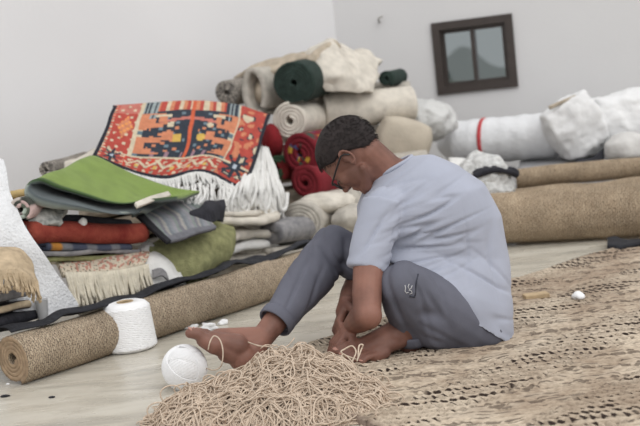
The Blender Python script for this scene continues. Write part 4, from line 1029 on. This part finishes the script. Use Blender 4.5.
# joints
hipL = P(465, 326, 3.40); hipR = P(462, 318, 3.64)
kneeR = P(334, 247, 3.66); ankR = P(262, 338, 3.38)
kneeL = P(404, 285, 3.30); ankL = P(410, 343, 3.37)
shL = P(383, 205, 3.40); shR = P(385, 198, 3.74)
elL = P(367, 315, 3.23); wrL = P(352, 325, 3.38)
elR = P(356, 285, 3.68); wrR = P(346, 304, 3.50)
neck0 = P(402, 176, 3.58); neck1 = P(366, 163, 3.56)

body = Vol()
# trunk under the shirt
def ring(f, bk, Y, w, sh=.92):
    a = P(f[0], f[1], Y); b = P(bk[0], bk[1], Y); c = (a+b)/2; return (c, (b-a)/2*sh, Yv*w*sh)
TR = [((388, 262), (511, 341), 3.51, .225), ((374, 250), (512, 305), 3.52, .215), ((366, 240), (507, 255), 3.55, .18), ((358, 222), (499, 214), 3.55, .195),
      ((357, 207), (483, 183), 3.56, .20), ((362, 194), (458, 164), 3.57, .175), ((370, 184), (432, 155), 3.57, .11), ((372, 178), (412, 156), 3.57, .066)]
body.loft([ring(*r, sh=.84) for r in TR])
body.cap(neck0+Vector((0, 0, -.008)), neck1+Vector((.02, 0, -.02)), .062, .054)
body.cap(shL+Vector((0, .03, -.02)), shR+Vector((0, 0, -.02)), .04, .04)
# arms
body.chain([(shL+Vector((0, .02, -.02)), .044), (P(369, 262, 3.33), .050), (P(367, 292, 3.27), .047), (elL, .045)]); body.ell(elL+Vector((.004, -.004, 0)), (.043, .043, .045))
body.chain([(elL, .046), (elL.lerp(wrL, .5), .041), (wrL, .029)])
body.chain([(shR+Vector((0, 0, -.02)), .044), (elR, .042), (elR.lerp(wrR, .5), .038), (wrR, .027)])
# legs
body.chain([(hipR, .09), (kneeR, .055)]); body.chain([(kneeR, .055), (kneeR.lerp(ankR, .35), .056), (kneeR.lerp(ankR, .75), .042), (ankR, .037)])
body.chain([(hipL, .09), (kneeL, .06), (kneeL.lerp(ankL, .4), .050), (ankL, .036)])

def foot(vol, heel, toe, upv, medial, s=1.0):
    """heel & toe tip centres, upv = dorsal direction, medial = direction of the big toe side"""
    d = (toe-heel); L = d.length; d /= L; upv = (upv-d*upv.dot(d)).normalized(); md = d.cross(upv); md = md if md.dot(medial) > 0 else -md
    q = lambda x, y, z: heel+d*x*L+(md*y+upv*z)*s
    cp = lambda a, b_, r0, r1, n=16: vol.cap(a, b_, r0*s, r1*s, n=n)
    vol.ell(q(.06, 0, .004), (.036*s, .036*s, .034*s)); cp(q(.05, 0, .01), q(.30, -.004, .022), .034, .033)
    cp(q(.24, .006, .030), q(.62, .016, .012), .033, .022); cp(q(.25, -.012, .012), q(.62, -.022, .002), .028, .018)
    cp(q(.26, .0, .028), q(.64, -.002, .008), .032, .021); cp(q(.2, .012, .006), q(.6, .022, .0), .026, .022)
    cp(q(.55, .028, .002), q(.74, .030, 0), .025, .021); cp(q(.5, -.03, -.004), q(.66, -.036, -.006), .019, .016)
    cp(q(.64, .0, -.002), q(.70, -.02, -.004), .018, .016)
    toes = [(.033, .76, .98, .0165, .0145), (.010, .78, .97, .0108, .0102), (-.009, .76, .94, .0102, .0096), (-.026, .72, .89, .0098, .009), (-.042, .68, .84, .0098, .009)]
    tips = []
    for (y, a, bb, r0, r1) in toes:
        m = q((a+bb)/2, y*1.06, .006); e = q(bb, y*1.12, -.002); cp(q(a-.12, y*.9, .0), m, r0, r0*.95, 12); cp(m, e, r0*.92, r1, 12); tips.append((e, d, upv, md, r1*s))
    return tips
# right foot: heel on the ground, toes up
heelR = P(244, 362, 3.30); toeR = P(191, 329, 3.30)
heelR.z = max(heelR.z, .040)
tipsR = foot(body, heelR, toeR, (P(240, 320, 3.37)-P(215, 350, 3.37)), Vector((-.35, -1, -.6)), 1.14)
body.chain([(ankR, .037), (heelR.lerp(ankR, .35), .036), (heelR+Vector((.0, 0, .012)), .034)]); body.ell(ankR+Vector((-.0, -.03, -.008)), (.015, .012, .015)); body.cap(ankR, heelR.lerp(toeR, .52)+Vector((.01, .01, .02)), .038, .030); body.cap(ankR, heelR.lerp(toeR, .3), .038, .036)
# left foot: flat on the rug, toes to the left
heelL = P(416, 348, 3.38); heelL.z = .062; toeL = P(341, 350, 3.27); toeL.z = .045
tipsL = foot(body, heelL, toeL, Vector((0, -.35, 1)), Vector((0, 1, .4)), 1.12)
body.chain([(ankL, .038), (heelL+Vector((-.02, 0, .01)), .035)])

def hand(vol, wr, fwd, palm, thumb_side, curls, spread=.1, s=1.0, thumb=(.5, .5)):
    """wr wrist, fwd hand direction, palm = direction the palm faces, thumb_side = towards the thumb"""
    f = fwd.normalized(); pn = (palm-f*palm.dot(f)).normalized(); ts = f.cross(pn); ts = ts if ts.dot(thumb_side) > 0 else -ts
    q = lambda x, y, z: wr+(f*x+ts*y+pn*z)*s
    for y in (-.026, -.009, .009, .026): vol.cap(q(.012, y*.62, 0), q(.082, y, 0), .015*s, .0125*s, n=12)
    vol.cap(q(-.005, 0, 0), q(.03, 0, .001), .024*s, .024*s, asp=1)
    tips = []
    for k, (y, l, r) in enumerate(((.030, .072, .0092), (.010, .080, .0095), (-.010, .074, .009), (-.029, .058, .008))):
        p = q(.085, y, 0); a = curls[k]; d0 = (f+ts*(y*spread*10)).normalized(); ang = 0
        for sg, (fr, mul) in enumerate(((.45, .75), (.32, 1.0), (.23, .7))):
            ang += a*mul; d = d0*cos(ang)+pn*sin(ang); e = p+d*l*fr*s; vol.cap(p, e, (r-.0007*sg)*s, (r-.0007*(sg+1))*s, n=10); p = e
        tips.append(p)
    p = q(.022, .026, .006); a, b_ = thumb
    d = (f*.62+ts*.72+pn*.35).normalized(); e = p+d*.042*s; vol.cap(p, e, .0145*s, .0115*s, n=12); d = (f*.85+ts*.1+pn*a).normalized(); g = e+d*.032*s; vol.cap(e, g, .0112*s, .010*s, n=12)
    d = (f*.8-ts*.25*b_*2+pn*a).normalized(); h = g+d*.025*s; vol.cap(g, h, .0100*s, .0082*s, n=12); tips.append(h)
    return tips
handL = hand(body, wrL, P(337, 342, 3.36)-wrL, Vector((.35, .1, -.9)), Vector((-.3, -.9, .2)), (.40, .48, .56, .62), spread=.3)
handR = hand(body, wrR, P(337, 328, 3.43)-wrR, Vector((.8, .15, -.2)), Vector((0, -1, .2)), (.62, .68, .75, .8), s=1.12)

# head: local axes x = face, y = person's left (towards camera), z = crown
HC = P(351, 155, 3.55)
pitch_h = R_(57); yaw = R_(20)
# gaze in world: left and down, slightly away from the camera
gz = Vector((-cos(pitch_h)*cos(yaw), cos(pitch_h)*sin(yaw), -sin(pitch_h)))
lf = Vector((-sin(yaw)*1.0, -cos(yaw), 0)); lf = (lf-gz*lf.dot(gz)).normalized(); hu = gz.cross(lf); hu = hu if hu.z > 0 else -hu
HS = 1.06; HR = Matrix((gz, lf, hu)).transposed()*HS
H = lambda x, y, z: HC+HR@Vector((x, y, z))
def hell(vol, c, r, sub=3): vol.ell(H(*c), r, HR, sub)
hell(body, (-.006, 0, .020), (.098, .077, .086)); hell(body, (.032, 0, -.036), (.056, .060, .066)); hell(body, (.050, 0, -.012), (.044, .056, .046))
hell(body, (.066, 0, -.092), (.024, .028, .019)); body.cap(H(.06, .018, -.092), H(.006, .050, -.062), .020, .013); body.cap(H(.06, -.018, -.092), H(.006, -.050, -.062), .020, .013)
body.cap(H(.078, -.030, .010), H(.078, .030, .010), .014, .014)                    # brow
body.cap(H(.088, 0, .0), H(.106, 0, -.034), .0075, .0115); hell(body, (.096, .012, -.038), (.010, .008, .008), 2); hell(body, (.096, -.012, -.038), (.010, .008, .008), 2)
body.cap(H(.084, -.016, -.060), H(.084, .016, -.060), .0075, .0075); body.cap(H(.082, -.014, -.071), H(.082, .014, -.071), .0075, .0075)
hell(body, (.060, .036, -.028), (.026, .020, .020)); hell(body, (.060, -.036, -.028), (.026, .020, .020))
for s in (1, -1):                                                                     # ears
    for a in np.linspace(-2.2, 1.9, 12):
        body.cap(H(-.008+.016*cos(a)*-1, s*(.080+.007), -.012+.027*sin(a)), H(-.008+.016*cos(a+.37)*-1, s*(.080+.007), -.012+.027*sin(a+.37)), .0048, .0048, n=8)
    hell(body, (-.004, s*.078, -.012), (.014, .008, .024), 2); hell(body, (.000, s*.080, -.040), (.008, .006, .009), 2)
body.cap(H(-.036, 0, -.045), neck0.lerp(neck1, .30)+Vector((0, 0, -.008)), .052, .058); body.cap(H(.0, 0, -.065), neck0.lerp(neck1, .2), .036, .055)
body.build('body', SKIN, person, .0042, 3)
m_eye = mat('eye_white', (186, 176, 168), .3, .02, 9, 0)
for s in (1, -1):
    V, F = ico(3); o = mk('eye', [H(.073, s*.031, -.008)+v*.0115 for v in V], F, m_eye, person)
    mk('pupil', [H(.0832, s*.031, -.011)+HR@Vector((v.x*.003, v.y*.005, v.z*.005)) for v in V], F, m_black, o)
def nails(tips):
    for (e, d, u, md, r) in tips:
        V, F = ico(2); c = e+u*r*.72+d*r*.25
        mk('toenail', [c+d*v.x*r*.75+md*v.y*r*.7+u*v.z*r*.22 for v in V], F, mat_nail, person)
mat_nail = mat('nail', (176, 132, 118), .35, .03, 9, 0)
nails(tipsR); nails(tipsL)

# hair
def hair():
    V, F = ico(6); out = []
    for v in V:
        a = (.107, .0845, .097); q = Vector((v.x*a[0]-.008, v.y*a[1], v.z*a[2]+.022))
        x, y, z = q
        # hairline height for this azimuth
        if x > .03: hl = .010+(x-.03)*.80
        elif x > -.012: hl = .002+(x+.012)*.19
        else: hl = .002+(x+.012)*1.2
        hl = max(hl, -.072); k = (z-hl)/.014; k = max(0, min(1, k)); k = k*k*(3-2*k)
        sc = 1.0+.009*nz(q, 110)*k+.02*nz(q, 16)
        q = Vector((v.x*a[0]*sc-.008, v.y*a[1]*sc, v.z*a[2]*sc+.022)); inn = Vector((v.x*.07-.006, v.y*.055, v.z*.062+.02))
        out.append(HC+HR@(inn.lerp(q, k)))
    o = mk('hair', out, F, m_hair, person)
    rr = random.Random(2); pl = []           # short strands give the cropped outline
    for i in range(4200):
        v = Vector((rr.gauss(0, 1), rr.gauss(0, 1), rr.gauss(0, 1))).normalized(); q = Vector((v.x*.107-.008, v.y*.0845, v.z*.097+.022)); x, y, z = q
        hl = (.010+(x-.03)*.80) if x > .03 else ((.002+(x+.012)*.19) if x > -.012 else max(.002+(x+.012)*1.2, -.072))
        if z < hl+.006: continue
        d = (v*.20+Vector((.5, 0, -.2))*(1 if x > .02 else -.5)+Vector((rr.uniform(-.12, .12), rr.uniform(-.12, .12), -.45))).normalized(); l = rr.uniform(.006, .012)
        pl.append([HC+HR@(q-v*.003), HC+HR@(q+d*l*.5), HC+HR@(q+d*l-v*.0012)])
    tubes('hair_strands', pl, .0006, m_hair, o, sides=3, kind='stuff')
hair()
# glasses
def glasses():
    m = mat('black_spectacle_frame', (28, 28, 30), .35, .02, 9, 0, spec=.5)
    g = []
    for s in (1, -1):
        g.append([H(.106-.010*abs(cos(a)*.5+.5)*1, s*(.033+.024*cos(a)), -.012+.0185*(abs(sin(a))**.85)*math.copysign(1, sin(a))) for a in np.linspace(0, 2*pi, 36)])
        g.append([H(.100, s*.058, -.004), H(.090, s*.070, -.002), H(.05, s*.079, .002), H(.0, s*.088, .006), H(-.012, s*.088, -.002), H(-.020, s*.087, -.018)])
    g.append([H(.108, .010, -.008), H(.111, 0, -.004), H(.108, -.010, -.008)])
    gl = tubes('eyeglasses', g, .0030, m, person, sides=6, label='black framed glasses')
    ml = mat('lens', (215, 222, 222), .1, .01, 5, 0, alpha=.16, spec=.6)
    for s in (1, -1):
        V = [H(.103, s*.033, -.012)]+[H(.106-.010*(cos(a)*.5+.5), s*(.033+.022*cos(a)), -.012+.017*sin(a)) for a in np.linspace(0, 2*pi, 25)[:-1]]
        mk('lens', V, [(0, i, i % 24+1) for i in range(1, 25)], ml, gl)
glasses()

# shirt
def ridged(c, stretch, f, seed):
    q = Vector((c[0]*stretch[0], c[1]*stretch[1], c[2]*stretch[2])); n = noise.noise(q*f+Vector((seed, seed*2, 0))); return 1-2*abs(n)
sh = Vol(); sh.loft([ring(*r, sh=1.0) for r in TR], n=48, power=2.35)
sh.ell(shL+Vector((.01, .01, -.01)), (.072, .062, .072)); sh.ell(shR+Vector((.01, 0, -.01)), (.07, .06, .07))
def sleeve(vol, a, b, r0, r1, tilt=0):
    d = (b-a).normalized(); s = Vector((1, 0, 0)); s = (s-d*s.dot(d)).normalized(); t_ = d.cross(s)
    vol.loft([(a.lerp(b, k), s*(r0+(r1-r0)*k), t_*(r0+(r1-r0)*k)) for k in (0, .3, .6, .85, 1)])
slE = P(367, 270, 3.33); sleeve(sh, shL+Vector((.0, 0, .01)), slE, .068, .066)
sleeve(sh, shR, P(376, 262, 3.72), .064, .060)
fold_zones = [  # centre, fold direction in the picture plane, radius, lines per metre, depth
    (P(430, 226, 3.36), P(480, 205, 3.36)-P(390, 238, 3.36), .13, 26, .017), (P(418, 250, 3.36), P(460, 246, 3.36)-P(390, 256, 3.36), .09, 28, .012),
    (P(475, 300, 3.36), P(505, 330, 3.36)-P(440, 285, 3.36), .13, 17, .012), (P(370, 235, 3.30), P(392, 205, 3.3)-P(350, 262, 3.3), .09, 18, .009),
    (P(490, 260, 3.36), P(500, 300, 3.36)-P(480, 230, 3.36), .12, 14, .007), (P(398, 180, 3.4), P(430, 172, 3.4)-P(370, 205, 3.4), .07, 24, .007)]
def folds(co, no, zones, base, lowest=None):
    out = co.copy(); zs = [(c, d.normalized(), r, f, a) for c, d, r, f, a in zones]
    for i in range(len(co)):
        c = Vector(co[i]); dsp = 0
        for z_, (c0, d, r, f, amp) in enumerate(zs):
            v_ = c-c0; k = math.exp(-(v_.x**2+v_.z**2+.3*v_.y**2)/(r*r))
            if k < .03: continue
            p_ = Vector((-d.z, 0, d.x)); a = v_.dot(d); b_ = v_.dot(p_)
            n_ = noise.noise(Vector((a*3.2, b_*f, c.y*5+z_*9)))
            dsp += amp*k*(.35-math.exp(-(n_/.13)**2))
        lo = noise.noise(Vector((c.x*8, c.y*7, c.z*6+8))); out[i] = co[i]+no[i]*(dsp+base*lo)
        if lowest is not None: out[i][2] = max(out[i][2], lowest)
    return out
def shirt_warp(co, no): return folds(co, no, fold_zones, .006)
sh.build('shirt', m_shirt, person, .0055, 6, warp=shirt_warp, label='pale blue-grey T-shirt')
# collar and hems
def rim(name, ringdef, r, m, parent, sc=1.0, n=60, shift=Vector((0, 0, 0))):
    c, a, b = ringdef; pts = [Vector(c)+shift+a*cos(t_)*sc+b*sin(t_)*sc for t_ in np.linspace(0, 2*pi, n)]
    return tubes(name, [pts], r, m, parent, sides=8)
rim('collar', ring(*TR[-1], sh=1.0), .007, m_shirt, person, .98)

# trousers
tr = Vol()
tr.ell(P(468, 324, 3.55), (.115, .18, .10)); tr.ell(hipL+Vector((.01, 0, -.0)), (.104, .096, .100)); tr.ell(hipR+Vector((.0, 0, -.0)), (.10, .10, .10))
tr.chain([(hipR, .10), (hipR.lerp(kneeR, .5), .088), (kneeR, .074)])
cfR = P(277, 320, 3.43)
def leg(vol, pts, side):
    rs = []
    for i, (p, ra, rb) in enumerate(pts):
        d = (Vector(pts[min(i+1, len(pts)-1)][0])-Vector(pts[max(i-1, 0)][0])).normalized(); a = (side-d*side.dot(d)).normalized(); b = d.cross(a); rs.append((p, a*ra, b*rb))
    vol.loft(rs, n=28); return rs
rsR = leg(tr, [(kneeR, .072, .074), (kneeR.lerp(cfR, .3), .073, .080), (kneeR.lerp(cfR, .65), .064, .070), (kneeR.lerp(cfR, .9), .055, .058), (cfR, .053, .056)], Yv)
tr.ell(kneeR, (.074, .074, .074))
tr.chain([(hipL, .105), (hipL.lerp(kneeL, .5), .098), (kneeL, .078)])
cfL = P(414, 330, 3.38)
rsL = leg(tr, [(kneeL, .075, .075), (kneeL.lerp(cfL, .5), .080, .078), (cfL, .066, .070)], Yv)
tr.chain([(kneeL, .075), (kneeL.lerp(hipL, .45)+Vector((0, 0, -.07)), .080), (hipL+Vector((0, 0, -.03)), .075)])
tr.cap(P(448, 332, 3.38), P(480, 330, 3.40), .072, .085)
tz = [(P(330, 250, 3.58), P(345, 285, 3.58)-P(322, 225, 3.58), .11, 17, .014), (P(300, 285, 3.5), P(285, 315, 3.5)-P(315, 260, 3.5), .11, 15, .008),
      (P(345, 262, 3.6), P(350, 285, 3.6)-P(325, 245, 3.6), .06, 26, .012), (P(400, 300, 3.3), P(412, 340, 3.3)-P(392, 270, 3.3), .12, 15, .013),
      (P(440, 310, 3.35), P(480, 350, 3.35)-P(410, 275, 3.35), .12, 14, .014), (P(435, 335, 3.35), P(470, 345, 3.35)-P(410, 325, 3.35), .08, 20, .010)]
def trouser_warp(co, no): return folds(co, no, tz, .006, .012)
tro = tr.build('trousers', m_trous, person, .006, 6, warp=trouser_warp, label='slate grey trousers with rolled cuffs')
for rs in (rsR[-1], rsL[-1]):
    pv = rs[1].cross(rs[2]).normalized()
    V = []; n = 32; prof = [(1.00, -.022), (1.07, -.020), (1.09, -.008), (1.08, .012), (1.03, .016), (.93, .014), (.92, -.015)]
    dd = pv if rs is rsR[-1] and pv.dot(ankR-kneeR) > 0 else -pv
    for (k, z) in prof:
        for i in range(n): a = 2*pi*i/n; V.append(Vector(rs[0])+(rs[1]*cos(a)+rs[2]*sin(a))*k+dd*z)
    F = [(j*n+i, j*n+(i+1) % n, ((j+1) % 7)*n+(i+1) % n, ((j+1) % 7)*n+i) for j in range(7) for i in range(n)]
    mk('cuff', V, F, m_trous, tro)
# pocket slit and small white embroidered mark on the thigh
from mathutils.bvhtree import BVHTree
bt = BVHTree.FromPolygons([v.co+ORG['trousers'] for v in tro.data.vertices], [tuple(p.vertices) for p in tro.data.polygons])
def onto(px, py):
    d = (Fw*FPX+Rt*(px-320)-Up*(py-213)).normalized(); h, n, _, _ = bt.ray_cast(CAM, d); return (h+n*.0012) if h else P(px, py, 3.3)
tubes('stitched_mark', [[onto(*q) for q in l] for l in ([(405, 285), (405.5, 288), (405, 291), (406.5, 293), (408.5, 292)], [(409, 284), (408, 287), (409.5, 289.5), (411, 288), (412, 285.5)], [(408.5, 290), (411, 290.5), (412, 293), (409.5, 294)])], .0012, mat('white_thread', (205, 205, 205), .8, .02, 30, 0), tro, label='small white stitched mark')
tubes('pocket_welt', [[onto(*q) for q in [(418, 274), (416.5, 281), (415.5, 289), (415, 296)]], [onto(*q) for q in [(409.5, 296), (415, 297)]]], .0022, mat('pocket_edge', (62, 64, 74), .9, .05, 30, 0), tro, label='dark pocket edge')

# phrases that tie repeats together
for o in bpy.data.objects:
    if o.parent is None and 'category' in o and 'group' not in o:
        g = {'folded rug': 'folded rugs stacked in the piles', 'rolled rug': 'rolled rugs along the walls', 'sack': 'white sacks at the right'}.get(o['category'])
        if g: o['group'] = g
